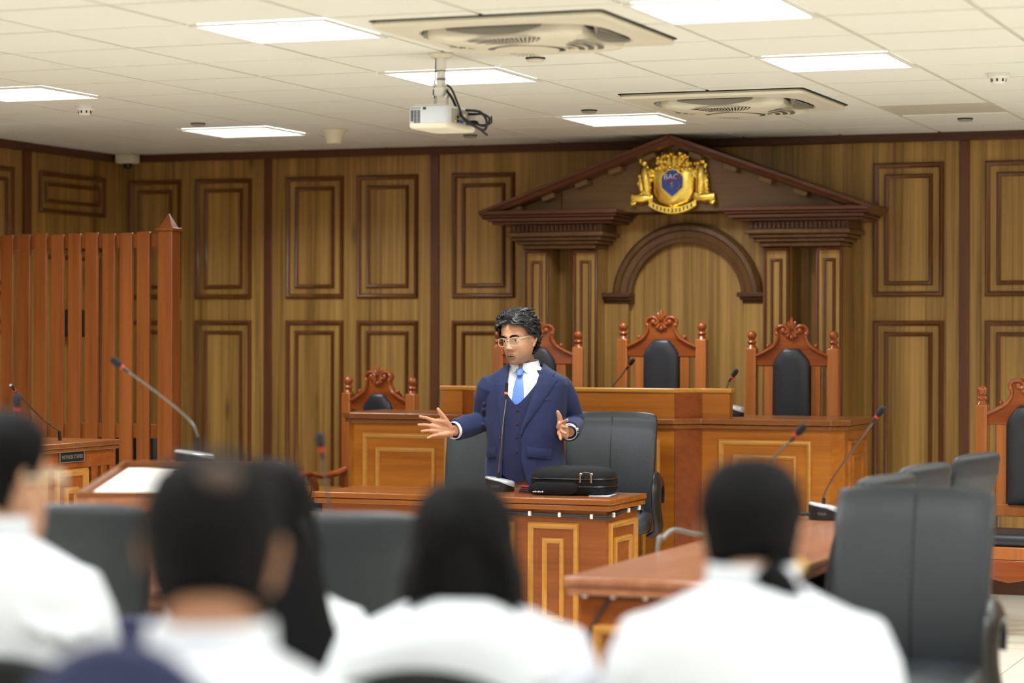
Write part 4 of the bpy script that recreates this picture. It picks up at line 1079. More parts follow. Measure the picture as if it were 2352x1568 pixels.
# ================================================================ people
HT = [  # z, half width, front, back  (metres, eye level = 0)
    (-0.118, 0.016, 0.072, -0.040), (-0.114, 0.032, 0.083, -0.025), (-0.104, 0.046, 0.089, -0.008), (-0.088, 0.056, 0.0905, 0.012), (-0.070, 0.062, 0.0905, 0.036),
    (-0.050, 0.0665, 0.090, 0.060), (-0.028, 0.070, 0.0895, 0.078), (0.0, 0.0715, 0.0885, 0.091), (0.028, 0.0745, 0.0905, 0.098),
    (0.055, 0.0745, 0.087, 0.097), (0.078, 0.068, 0.075, 0.086), (0.097, 0.054, 0.055, 0.066), (0.110, 0.034, 0.032, 0.042), (0.1155, 0.014, 0.012, 0.018), (0.1165, 0.002, 0.002, 0.003)]
def lerp_table(T, z):
    if z <= T[0][0]: return T[0][1:]
    for p, q in zip(T, T[1:]):
        if z <= q[0]:
            k = (z-p[0])/(q[0]-p[0]); k2 = k
            return tuple(a+(b_-a)*k2 for a, b_ in zip(p[1:], q[1:]))
    return T[-1][1:]
def gs(x, s): return math.exp(-(x/s)**2)
def head_pt(u, t, off=0.0, face=True):
    """u: angle, 0 = right side, 90 = front; t 0 chin .. 1 crown. front is -y."""
    tt = t
    z = -0.118+0.2345*(1-math.cos(PI*tt))/2*1.0
    w, fr, bk = lerp_table(HT, z)
    w, fr, bk = w+off, fr+off, bk+off
    c_, s_ = math.cos(u), math.sin(u)
    n = 2.25 if s_ > 0 else 2.0
    x = w*math.copysign(abs(c_)**(2/n), c_)
    yy = abs(s_)**(2/n)
    y = -fr*yy if s_ > 0 else bk*yy
    if z > 0: zz = z+off*max(0, z/0.1165)**2
    else: zz = z
    if face and s_ > 0.15:
        d = 0
        if -0.052 < z < 0.024:
            k = (0.024-z)/0.060
            p = 0.004+0.023*k if z > -0.038 else 0.027*max(0, 1-(-0.038-z)/0.011)
            d += p*gs(x, 0.0085+0.009*max(0, min(1, k)))
            if z < -0.02: d += 0.012*gs(abs(x)-0.0155, 0.0065)*gs(z+0.039, 0.009)
        for sx in (-1, 1):
            d -= 0.0105*gs(x-sx*0.032, 0.017)*gs(z+0.001, 0.0115)
            d += 0.004*gs(x-sx*0.046, 0.018)*gs(z+0.032, 0.016)
            d -= 0.004*gs(x-sx*0.026, 0.006)*gs(z+0.055, 0.016)
        d += 0.004*gs(z-0.022, 0.008)*(1 if abs(x) < 0.05 else gs(abs(x)-0.05, 0.01))
        d += 0.006*gs(x, 0.019)*gs(z+0.0665, 0.0055)+0.0065*gs(x, 0.017)*gs(z+0.0805, 0.006)
        d -= 0.003*gs(x, 0.022)*gs(z+0.0735, 0.003)
        d += 0.005*gs(x, 0.016)*gs(z+0.106, 0.010)
        y -= d
    return Vector((x, y, zz))
def add_head(b, m, face=True, n=88, k=64, ears=True, ex=1.0):
    o = b.m; b.m = o @ m
    rings = [[head_pt(2*PI*i/n, (j+0.3)/(k+0.3), 0, face) for i in range(n)] for j in range(k+1)]
    b.loft(rings)
    if ears:
        for s in (-ex, ex):
            b.tube(bez([(s*0.072, -0.004, -0.038), (s*0.082, -0.006, -0.036), (s*0.089, 0.008, -0.014), (s*0.095, 0.018, 0.010), (s*0.091, 0.010, 0.030), (s*0.082, -0.010, 0.026), (s*0.073, -0.014, 0.004)], 5), 0.0058, 8)
            b.ball((s*0.074, 0.003, -0.004), (0.008, 0.014, 0.026), 12, 8)
            b.ball((s*0.081, -0.005, -0.034), (0.007, 0.010, 0.011), 10, 6)
    b.m = o
def tors(T, z, a, off=0.0):
    w, f, k = lerp_table(T, z)
    c_, s_ = math.cos(a), math.sin(a); n = 2.5
    x = (w+off)*math.copysign(abs(c_)**(2/n), c_)
    yy = abs(s_)**(2/n)
    return Vector((x, -(f+off)*yy if s_ > 0 else (k+off)*yy, z))

# ---------------------------------------------------------------- the standing speaker
# local frame: x = his left, -y = front, turned to face the audience
SP = thing('person', 'standing man in navy three piece suit speaking with both hands spread', 'person', (-4.352, 11.36, 0), 0.3709)
TW = Matrix.Translation((0.008, 0.0, 0)) @ Matrix.Rotation(R(-17), 4, 'Z')
HM = Matrix.Translation((-0.026, -0.045, 1.502)) @ Matrix.Rotation(R(-33), 4, 'Z') @ Matrix.Rotation(R(-4), 4, 'Y') @ Matrix.Rotation(R(7), 4, 'X') @ Matrix.Diagonal((1.04, 1.04, 1.06, 1))
TT = [(0.70, 0.165, 0.11, 0.115), (0.80, 0.172, 0.122, 0.122), (0.92, 0.172, 0.130, 0.115), (1.0, 0.170, 0.131, 0.108), (1.1, 0.175, 0.126, 0.108), (1.2, 0.186, 0.118, 0.112), (1.27, 0.192, 0.104, 0.108),
      (1.305, 0.180, 0.090, 0.100), (1.325, 0.150, 0.080, 0.092), (1.340, 0.118, 0.073, 0.085), (1.36, 0.088, 0.062, 0.074), (1.38, 0.066, 0.056, 0.064)]
b = MB()
add_head(b, HM)
b.tube([(0.004, 0.012, 1.28), (0.0, 0.0, 1.36), (-0.012, -0.015, 1.42), (-0.018, -0.02, 1.46)], [0.066, 0.058, 0.057, 0.055], 20)
o_ = b.m; b.m = TW
b.loft([[tors(TT, z, 2*PI*i/32, -0.018) for i in range(32)] for z in [0.72+0.05*i for i in range(13)]+[1.335, 1.36]])
b.m = o_
for s in (-1, 1):   # legs and feet (behind the table)
    b.tube([(s*0.085, 0.01, 0.82), (s*0.095, 0.0, 0.65), (s*0.10, 0.0, 0.46), (s*0.10, 0.015, 0.30), (s*0.10, 0.025, 0.08)], [0.085, 0.075, 0.055, 0.052, 0.036], 14)
    b.tube([(s*0.10, 0.045, 0.045), (s*0.105, -0.05, 0.04), (s*0.11, -0.15, 0.03)], [0.034, 0.036, 0.028], 12)
RA = [Vector((-0.172, 0.005, 1.285)), Vector((-0.208, 0.055, 1.085)), Vector((-0.352, -0.135, 1.043))]
LA = [Vector((0.180, 0.005, 1.285)), Vector((0.248, 0.05, 1.075)), Vector((0.222, -0.185, 1.040))]
for A in (RA, LA):
    b.tube([A[0], (A[0]+A[1])/2, A[1], (A[1]+A[2])/2, A[2]], [0.03, 0.045, 0.038, 0.036, 0.027], 14)
def finger(pts, r0, r1):
    n = len(pts)
    b.tube(pts, [r0+(r1-r0)*i/(n-1) for i in range(n)], 10, round_ends=True)
def P_(px, py, y): return Vector(((px-1205)/456, y, 1.51-(py-775.5)/456))
# right hand (image left): open, palm towards the audience
w = P_(1043, 990, -0.140)
kn = [P_(996, 963.5, -0.185), P_(993.5, 976.5, -0.190), P_(996, 988, -0.188), P_(1002, 999, -0.182)]
tip = [P_(970, 955, -0.225), P_(967.5, 973.8, -0.232), P_(974.5, 988.3, -0.226), P_(987.5, 1004, -0.212)]
for q, (k_, t_) in enumerate(zip(kn, tip)):
    st = w+(k_-w)*0.12+Vector((0, 0, (1.5-q)*0.008))
    b.tube([st, w+(k_-w)*0.55, k_], [0.0165, 0.0155, 0.0115], 12, round_ends=True)
    mid = k_+(t_-k_)*0.5+Vector((0, 0.006, 0.002))
    finger([k_, mid, k_+(t_-k_)*0.78+Vector((0, 0.002, 0)), t_], (0.0095, 0.0097, 0.009, 0.0082)[q], (0.0072, 0.0074, 0.007, 0.0062)[q])
finger([P_(1037, 984, -0.145), P_(1029, 968, -0.165), P_(1021, 955, -0.182), P_(1014.5, 946, -0.192), P_(1010, 938.5, -0.198)], 0.0185, 0.0082)
b.tube([P_(1036, 978, -0.15), P_(1022, 966, -0.175), P_(1006, 965, -0.182)], [0.016, 0.0165, 0.011], 10, round_ends=True)
b.tube([P_(1041, 993, -0.142), P_(1027, 996, -0.165), P_(1011, 997, -0.178)], [0.015, 0.0165, 0.012], 10, round_ends=True)
# left hand (image right): palm turned inwards, fingers towards the audience
w = P_(1300, 991, -0.190)
kn = [P_(1292, 968, -0.255), P_(1292, 977, -0.262), P_(1290, 986, -0.260), P_(1287, 995, -0.252)]
tip = [P_(1301, 960.5, -0.325), P_(1299.5, 976.5, -0.335), P_(1297, 990.5, -0.325), P_(1287, 1004, -0.300)]
for q, (k_, t_) in enumerate(zip(kn, tip)):
    st = w+(k_-w)*0.12+Vector((0, 0, (1.5-q)*0.010))
    b.tube([st, w+(k_-w)*0.55+Vector((-0.006, 0, 0)), k_], [0.0165, 0.0165, 0.0125], 12, round_ends=True)
    mid = k_+(t_-k_)*0.5+Vector((-0.003, 0, -0.001))
    finger([k_, mid, t_], 0.0098, 0.0076)
finger([P_(1295, 984, -0.195), P_(1286, 970, -0.215), P_(1285, 957, -0.235), P_(1282, 948, -0.245), P_(1280, 943, -0.25)], 0.0185, 0.0085)
b.tube([P_(1293, 985, -0.20), P_(1283.5, 977, -0.228), P_(1284, 970, -0.24)], [0.016, 0.0165, 0.012], 10, round_ends=True)
b.tube([P_(1297, 993, -0.20), P_(1284.5, 990, -0.228), P_(1285, 995, -0.24)], [0.015, 0.0165, 0.012], 10, round_ends=True)
# eyelids
for s in (-1, 1):
    m = HM; o_ = b.m; b.m = m
    b.ball((s*0.032, -0.0710, 0.0072), (0.0155, 0.0130, 0.0088), 14, 8)
    b.ball((s*0.032, -0.0690, -0.0105), (0.0145, 0.0118, 0.0060), 14, 8)
    b.m = o_
body = b.build('body', M['skin_man'], SP, remesh=0.0034, smoothit=2)
hp = MB(HM)
for s in (-1, 1):
    MB(HM).ball((s*0.032, -0.0685, -0.0005), 0.0128, 20, 14).build('eye', M['eye'], body)
    g = Vector((s*0.032, -0.0685, -0.0005)); d = Vector((-0.12, -1, -0.02)).normalized()
    MB(HM).ball(tuple(g+d*0.0098), (0.0064, 0.0036, 0.0064), 14, 8).build('iris', M['iris'], body)
    br = MB(HM); br.tube([(s*0.012, -0.0985, 0.0165), (s*0.025, -0.0985, 0.0215), (s*0.040, -0.0925, 0.0225), (s*0.053, -0.080, 0.0165)], [0.0034, 0.0052, 0.0046, 0.002], 8, squash=(0.8, 1.0))
    br.build('eyebrow', M['hairb'], body)
lp = MB(HM)
lp.tube(bez([(-0.025, -0.0885, -0.0735), (-0.012, -0.0965, -0.0695), (0, -0.0975, -0.0705), (0.012, -0.0965, -0.0695), (0.025, -0.0885, -0.0735)], 5), 0.0027, 8, squash=(0.8, 1))
lp.tube(bez([(-0.023, -0.089, -0.076), (-0.011, -0.0965, -0.0805), (0, -0.098, -0.0815), (0.011, -0.0965, -0.0805), (0.023, -0.089, -0.076)], 5), 0.0034, 8, squash=(0.8, 1))
lp.build('lips', M['lip'], body)
lp = MB(HM); lp.tube(bez([(-0.020, -0.0915, -0.0745), (0, -0.0995, -0.0752), (0.020, -0.0915, -0.0745)], 6), 0.0021, 6); lp.build('mouth', M['iris'], body)
# salt and pepper wavy hair
m_, nt_, b_ = new_mat('grey_streaked_black_hair')
tc_ = nt_.nodes.new('ShaderNodeTexCoord'); n_ = nt_.nodes.new('ShaderNodeTexNoise'); n_.inputs['Scale'].default_value = 34; n_.inputs['Detail'].default_value = 4
nt_.links.new(tc_.outputs['Object'], n_.inputs['Vector'])
r_ = nt_.nodes.new('ShaderNodeValToRGB'); r_.color_ramp.elements[0].position = 0.57; r_.color_ramp.elements[0].color = srgb(20, 20, 22); r_.color_ramp.elements[1].position = 0.9; r_.color_ramp.elements[1].color = srgb(150, 152, 156)
nt_.links.new(n_.outputs[0], r_.inputs[0]); nt_.links.new(r_.outputs[0], b_.inputs['Base Color']); b_.inputs['Roughness'].default_value = 0.45
M['greyhair'] = m_
def hairline(u):
    """lowest z of the hair for angle u (90 deg = front)."""
    s_ = math.sin(u); c_ = abs(math.cos(u))
    if s_ > 0.72: return 0.070+0.008*(1-c_)
    if s_ > 0.25: return 0.070-(0.72-s_)/0.47*0.058
    if s_ > -0.1: return 0.012-(0.25-s_)*0.02
    return 0.005-min(1, (-0.1-s_)/0.4)*0.080
hb = MB(HM); n, k = 80, 56
pts = {}
F = []
for j in range(k+1):
    for i in range(n):
        u = 2*PI*i/n; t = (j+0.3)/(k+0.3)
        z = head_pt(u, t, 0, False).z
        th = 0.017+0.009*max(0, z/0.11)
        edge = min(1, max(0, (z-hairline(u))/0.02))
        p = head_pt(u, t, 0.002+th*edge**0.5, False)
        q = noise.noise(p*38)*0.006*edge
        pts[(i, j)] = (p+p.normalized()*q, z >= hairline(u)-0.004)
vs = []; idx = {}
for key, (p, ok) in pts.items(): idx[key] = len(vs); vs.append(p)
for j in range(k):
    for i in range(n):
        q = [(i, j), ((i+1) % n, j), ((i+1) % n, j+1), (i, j+1)]
        if all(pts[c_][1] for c_ in q): F.append(tuple(idx[c_] for c_ in q))
F.append(tuple(idx[(i, k)] for i in range(n)))
hb.add(vs, F)
rnd = random.Random(11)
for q in range(330):
    u = rnd.uniform(0, 2*PI); 
    zl = hairline(u)
    zs = rnd.uniform(zl, 0.114)
    L_ = rnd.uniform(0.05, 0.085); ph = rnd.uniform(0, 6.28); pts_ = []
    # march over the scalp, back and down, waving
    z = zs; uu = u
    dirn = -1 if math.cos(u) > 0 else 1
    sweep = 0.9 if math.sin(u) > 0 else 0.35
    lift = rnd.uniform(0.016, 0.024)
    for s_ in range(8):
        k_ = s_/7
        tt = math.acos(max(-1, min(1, 1-2*(z+0.118)/0.2345)))/PI
        of = lift+0.006*math.sin(k_*PI)+0.003*math.sin(ph+k_*11)
        pts_.append(head_pt(uu, tt, of*(1 if k_ > 0.1 else 0.8), False))
        rad_ = max(0.02, math.hypot(pts_[-1].x, pts_[-1].y))
        uu += dirn*sweep*L_/7/rad_+0.05*math.sin(ph+k_*9)*0.06/rad_
        z = max(hairline(uu)-0.006, min(0.1155, z-L_/7*(0.45 if z < 0.09 else 0.1)+0.004*math.cos(ph*2+k_*10)))
    hb.tube(pts_, [0.0028, 0.0046, 0.005, 0.005, 0.0046, 0.004, 0.003, 0.0014], 6)
for q in range(46):   # curls over the forehead
    u = PI/2+rnd.uniform(-0.95, 0.95)
    x0 = head_pt(u, 0.83, 0.018, False); sgn = rnd.choice((-1, 1))
    hb.tube(bez([x0+Vector((0, 0.012, 0.014)), x0+Vector((sgn*0.006, -0.006, 0.012)), x0+Vector((sgn*0.012, -0.008, 0.0)), x0+Vector((sgn*0.008, -0.004, -0.010-rnd.random()*0.008))], 4), [0.004]*9+[0.0035, 0.003, 0.0022, 0.0012], 6)
for q in range(26):   # lifted crown curls
    x0 = Vector((rnd.uniform(-0.05, 0.06), rnd.uniform(-0.05, 0.05), 0.118))
    hb.tube(bez([x0, x0+Vector((0.004, -0.006, 0.012)), x0+Vector((0.018, 0, 0.016)), x0+Vector((0.028, 0.006, 0.008))], 4), [0.005]*7+[0.0045, 0.004, 0.0035, 0.003, 0.002, 0.0012], 6)
hb.build('hair', M['greyhair'], body, smooth=80)
# spectacles
sp = MB(HM)
for s in (-1, 1):
    q = [(s*0.034+sup(2*PI*i/28, 3.2, 1)[0]*0.0265, -0.102+0.010*(abs(s*0.034+sup(2*PI*i/28, 3.2, 1)[0]*0.0265)/0.06)**2, -0.006+sup(2*PI*i/28, 3.2, 1)[1]*0.0185) for i in range(28)]
    sp.tube(q+[q[0], q[1]], 0.0017, 8, caps=False)
    sp.tube([(s*0.060, -0.093, 0.007), (s*0.074, -0.075, 0.008), (s*0.079, 0.0, 0.012), (s*0.079, 0.02, 0.0)], 0.0022, 8, squash=(0.8, 1.4))
sp.tube([(-0.008, -0.1025, 0.0), (0, -0.1045, 0.003), (0.008, -0.1025, 0.0)], 0.002, 8)
g = sp.build('spectacles', M['clearframe'], body)
for s in (-1, 1):
    l = MB(HM); q = [(s*0.034+sup(2*PI*i/28, 3.2, 1)[0]*0.026, -0.102+0.010*(abs(s*0.034+sup(2*PI*i/28, 3.2, 1)[0]*0.026)/0.06)**2, -0.006+sup(2*PI*i/28, 3.2, 1)[1]*0.0185) for i in range(28)]
    l.loft([q, [(x, y+0.0012, z) for x, y, z in q]]); l.build('lens', M['lens'], g)

# clothes --------------------------------------------------------
def shell(fn, nu, nv, th):
    """two skinned grid FN(u, v, offset)."""
    b = MB(TW)
    A = [[fn(i/(nu-1), j/(nv-1), 0) for i in range(nu)] for j in range(nv)]
    B = [[fn(i/(nu-1), j/(nv-1), -th) for i in range(nu)] for j in range(nv)]
    v = [p for r in A for p in r]+[p for r in B for p in r]; N_ = nu*nv; f = []
    for j in range(nv-1):
        for i in range(nu-1):
            a = j*nu+i; f.append((a, a+1, a+nu+1, a+nu)); f.append((N_+a, N_+a+nu, N_+a+nu+1, N_+a+1))
    for i in range(nu-1):
        f.append((i, N_+i, N_+i+1, i+1)); a = (nv-1)*nu+i; f.append((a, a+1, N_+a+1, N_+a))
    for j in range(nv-1):
        a = j*nu; f.append((a, a+nu, N_+a+nu, N_+a)); a = j*nu+nu-1; f.append((a, N_+a, N_+a+nu, a+nu))
    return b.add(v, f)
def ang_of(x, z, off=0.0):
    """angle on the front of the torso where the surface has lateral position x."""
    w = lerp_table(TT, z)[0]+off
    k = max(-0.999, min(0.999, x/w))
    return math.acos(math.copysign(abs(k)**(2.5/2), k))
# shirt front and collar
def shirt(u, v, o):
    a = R(20)+u*R(140); z = 1.08+v*0.285
    return tors(TT, z, a, 0.002+o)
shell(shirt, 24, 16, 0.006).build('shirt', M['dress'], SP, smooth=80)
b = MB()
CN = Vector((-0.003, 0.0, 1.365))
for s in (-1, 1):
    # collar leaf: band round the neck folding down to a point
    def leaf(u, v):
        a = R(90)-s*R(9+u*170)
        r = 0.0665+0.004*v+0.012*v*(1-u)
        up = 0.034-0.016*(1-u)**2
        drop = (0.030+0.030*u/0.13) if u < 0.13 else 0.060-0.036*min(1, (u-0.13)/0.22)
        z = CN.z+up*(1-0.3*(1-u))-drop*v
        return Vector((CN.x+r*math.cos(a)*(1.0), CN.y-0.012*(1-u)-r*math.sin(a)*0.98, z))
    b2 = MB(TW); b2.grid(leaf, 30, 8); b2.build('collar', M['dress'], SP, solid=0.003, smooth=80)
# tie
tx = -0.004
def tfront(z, o): return tors(TT, z, ang_of(tx, z), o)
b = MB(TW)
kn_ = [(1.352, 0.020), (1.342, 0.021), (1.318, 0.013)]
b.loft([[(tx-w_, tfront(z, 0.008).y-0.012, z), (tx-w_*0.5, tfront(z, 0.008).y-0.024, z), (tx+w_*0.5, tfront(z, 0.008).y-0.024, z), (tx+w_, tfront(z, 0.008).y-0.012, z), (tx, tfront(z, 0.0).y+0.004, z)] for z, w_ in kn_])
tk = b.build('tie_knot', M['tie'], SP, bev=0.003, smooth=60)
b = MB(TW)
b.loft([[(tx-w_, tfront(z, 0.006).y, z), (tx, tfront(z, 0.011).y, z), (tx+w_, tfront(z, 0.006).y, z), (tx, tfront(z, 0.002).y, z)] for z, w_ in ((1.325, 0.013), (1.29, 0.021), (1.25, 0.027), (1.2, 0.031))]+[[(tx-0.032, tfront(1.13, 0.0).y, 1.13), (tx, tfront(1.13, 0.002).y, 1.13), (tx+0.032, tfront(1.13, 0.0).y, 1.13), (tx, tfront(1.13, -0.006).y, 1.13)]])
b.build('tie', M['tie'], SP, smooth=80)
# waistcoat
def vest_top(x):  return 1.168+min(0.20, (abs(x+0.004)/0.075)**1.0*0.155)
def vestf(u, v, o):
    a = R(12)+u*R(156)
    xw = math.cos(a)*0.15
    zt = min(1.345, vest_top(xw*0.95)); zb = 0.80+0.045*min(1, abs(xw+0.004)/0.05)-0.02
    if abs(xw) < 0.0: zb += 0.03
    z = zb+(zt-zb)*v
    return tors(TT, z, a, 0.015+o)
shell(vestf, 61, 30, 0.006).build('waistcoat', M['vest'], SP, smooth=80)
b = MB(TW)
for z in (1.145, 1.078, 1.010, 0.942):
    c_ = tors(TT, z, ang_of(-0.002, z), 0.0162); m = TW @ Matrix.Translation(c_) @ Matrix.Rotation(PI/2, 4, 'X')
    b.m = m; b.lathe([(0.0056, 0), (0.0058, 0.002), (0.0046, 0.003), (0.002, 0.0022)], n=16)
b.build('waistcoat_button', M['black'], SP)
# jacket shell: open at the front, with sleeves, fused
def xr(z):  # his left edge (image right)
    return lerp_table([(0.72, 0.075), (0.80, 0.045), (0.88, 0.024), (1.02, 0.020), (1.06, 0.024), (1.18, 0.062), (1.27, 0.088), (1.33, 0.098), (1.40, 0.10)], z)[0]
def xl(z):
    return lerp_table([(0.72, -0.105), (0.82, -0.078), (1.0, -0.072), (1.18, -0.064), (1.27, -0.060), (1.33, -0.062), (1.40, -0.07)], z)[0]
def jack(u, v, o):
    z = 0.70+v*0.675
    a0 = ang_of(xr(z), z, 0.02); a1 = ang_of(xl(z), z, 0.02)
    a = a0-u*(2*PI-(a1-a0))
    fl = 0.012*max(0, (0.95-z)/0.25)
    return tors(TT, z, a, 0.025+fl+o)
b = shell(jack, 90, 46, 0.010)
b.m = Matrix()
b.tube([RA[0]+Vector((0.03, -0.002, 0.012)), RA[0]+Vector((0.010, 0, -0.008)), RA[0]+Vector((0.0, 0, -0.03)), RA[0]*0.6+RA[1]*0.4, RA[1], RA[1]*0.45+RA[2]*0.55, RA[2]+(RA[1]-RA[2])*0.06], [0.03, 0.058, 0.067, 0.066, 0.063, 0.060, 0.054], 22)
b.tube([LA[0]+Vector((-0.03, -0.002, 0.012)), LA[0]+Vector((-0.010, 0, -0.008)), LA[0]+Vector((0.0, 0, -0.03)), LA[0]*0.6+LA[1]*0.4, LA[1], LA[1]*0.45+LA[2]*0.55, LA[2]+(LA[1]-LA[2])*0.06], [0.03, 0.058, 0.067, 0.065, 0.061, 0.058, 0.052], 22)
rn = random.Random(5)
for A in (RA, LA):   # sleeve folds at the elbow
    for q in range(5):
        c_ = A[1]+(A[0]-A[1])*rn.uniform(-0.05, 0.3) if q < 3 else A[1]+(A[2]-A[1])*rn.uniform(0.05, 0.4)
        a = rn.uniform(0, 6.28); d = Vector((math.cos(a), math.sin(a), rn.uniform(-0.4, 0.4)))*0.05
        b.tube([c_+d*1.05+Vector((0, -0.02, 0.015)), c_+d*1.12, c_+d*1.05+Vector((0, 0.02, -0.012))], [0.008, 0.012, 0.008], 8, round_ends=True)
jk = b.build('jacket', M['suit'], SP, remesh=0.0042, smoothit=4)
# lapels
def lap_r(u, v, o):
    z = 1.025+v*0.33
    e = xr(z); w_ = lerp_table([(1.02, 0.004), (1.10, 0.030), (1.2, 0.060), (1.285, 0.082), (1.302, 0.086), (1.306, 0.060), (1.34, 0.055), (1.41, 0.045)], z)[0]
    x = e-0.001+w_*u
    return tors(TT, z, ang_of(x, z, 0.02), 0.0305+0.004*math.sin(u*PI)+o)
def lap_l(u, v, o):
    z = 1.02+v*0.33
    e = xl(z); w_ = lerp_table([(1.02, 0.002), (1.10, 0.026), (1.2, 0.044), (1.285, 0.056), (1.302, 0.060), (1.306, 0.042), (1.34, 0.04), (1.41, 0.035)], z)[0]
    x = e+0.001-w_*u
    return tors(TT, z, ang_of(x, z, 0.02), 0.0305+0.004*math.sin(u*PI)+o)
for fn in (lap_r, lap_l): shell(fn, 12, 60, 0.006).build('lapel', M['suit'], jk, smooth=70)
b = MB(TW)   # pocket flaps
for x0, x1, z0 in ((0.055, 0.165, 0.965),):
    def flap(u, v, o):
        x = x0+(x1-x0)*u; z = z0-0.012*u-0.05*v
        return tors(TT, z, ang_of(x, z, 0.03), 0.034+o+0.003*math.sin(v*PI))
    shell(flap, 14, 8, 0.006).build('pocket_flap', M['suit'], jk, smooth=70)
def flap2(u, v, o):
    x = -0.165+0.055*u; z = 0.955+0.006*u-0.05*v
    return tors(TT, z, ang_of(x, z, 0.03), 0.034+o+0.003*math.sin(v*PI))
shell(flap2, 10, 8, 0.006).build('pocket_flap', M['suit'], jk, smooth=70)
def bp(u, v, o):
    x = 0.085+0.075*u; z = 1.205+0.012*u-0.018*v
    return tors(TT, z, ang_of(x, z, 0.02), 0.0275+o)
shell(bp, 10, 5, 0.004).build('breast_pocket', M['suit'], jk, smooth=70)
b = MB(TW)
for z in (1.005, 0.90):
    c_ = tors(TT, z, ang_of(xl(z)-0.012, z, 0.02), 0.030); b.m = TW @ Matrix.Translation(c_) @ Matrix.Rotation(PI/2, 4, 'X'); b.lathe([(0.007, -0.002), (0.0072, 0.002), (0.006, 0.003), (0.002, 0.002)], n=16)
b.build('jacket_button', M['black'], jk)
# cuffs, watch
for A, r_ in ((RA, 0.043), (LA, 0.040)):
    d = (A[2]-A[1]).normalized()
    b = MB(); b.tube([A[2]-d*0.05, A[2]+d*0.003], r_, 22, caps=False); b.build('shirt_cuff', M['dress'], SP, solid=0.003)
d = (LA[2]-LA[1]).normalized()
b = MB(); c_ = LA[2]+d*0.004+Vector((0.004, 0, 0)); b.tube([c_, c_+d*0.014], 0.036, 20, caps=False); wa = b.build('wrist_watch', M['silver'], SP, solid=0.004)
b = MB(); b.tube([c_+Vector((0.034, 0, 0.008)), c_+Vector((0.043, 0, 0.010))], 0.017, 18); b.build('watch_case', M['chrome'], wa)
# trousers and shoes
b = MB()
for s in (-1, 1):
    b.tube([(s*0.075+0.005, 0.005, 0.86), (s*0.095, 0.005, 0.70), (s*0.10, 0.0, 0.48), (s*0.102, 0.01, 0.25), (s*0.103, 0.02, 0.05)], [0.098, 0.098, 0.082, 0.075, 0.078], 18)
b.tube([(0, 0.005, 0.95), (0, 0.005, 0.8)], [0.135, 0.13], 20, squash=(1.15, 0.9))
b.build('trousers', M['suit'], SP, remesh=0.008, smoothit=3)
for s in (-1, 1):
    b = MB(); b.tube([(s*0.10, 0.075, 0.03), (s*0.10, 0.03, 0.045), (s*0.105, -0.06, 0.045), (s*0.112, -0.15, 0.034), (s*0.115, -0.205, 0.026)], [0.028, 0.042, 0.045, 0.042, 0.025], 14, round_ends=True, squash=(1, 0.85)); b.box(s*0.108-0.042, s*0.108+0.042, -0.19, 0.1, 0, 0.012)
    b.build('shoe', M['shoe'], SP, smooth=60)
# ================================================================ audience seats and listeners
def seat_chair(label, loc, rz, mat, aw, bh, top, group):
    """padded chair with a rounded back; front is -y; back centre above the origin + 0.2."""
    t = thing('audience_chair', label, 'chair', loc, rz, group)
    pts = [(-aw, 0.48), (aw, 0.48)]
    n = 28
    arc = [(aw*math.cos(PI*i/n), top-bh+bh*math.sin(PI*i/n)) for i in range(n+1)]
    poly = [(-aw*0.92, 0.50), (aw*0.92, 0.50)]+arc
    def rg(k, y): return [(x*k, y+0.10*(z-0.5), (z-0.8)*k+0.8) for x, z in poly]
    MB().loft([rg(0.9, 0.165), rg(0.98, 0.175), rg(1.0, 0.195), rg(0.98, 0.215), rg(0.9, 0.225)]).build('backrest', M[mat], t, smooth=50)
    MB().box(-0.22, 0.22, -0.26, 0.19, 0.40, 0.48).build('seat', M[mat], t, bev=0.03, seg=3)
    for s in (-1, 1):
        MB().tube([(s*0.2, -0.22, 0.40), (s*0.215, -0.24, 0)], 0.012, 8).build('leg', M['black'], t)
        MB().tube([(s*0.2, 0.17, 0.40), (s*0.215, 0.24, 0)], 0.012, 8).build('leg', M['black'], t)
        MB().tube([(s*aw*0.5, 0.21, 0.60), (s*aw*0.5, 0.17, 0.42)], 0.012, 8).build('back_support', M['black'], t)
    return t
SITL = [(-0.245, 0.066, 0.062, 0.068), (-0.262, 0.095, 0.072, 0.084), (-0.285, 0.150, 0.086, 0.098), (-0.315, 0.182, 0.100, 0.108), (-0.40, 0.185, 0.118, 0.118), (-0.56, 0.165, 0.118, 0.115), (-0.9, 0.165, 0.13, 0.125)]
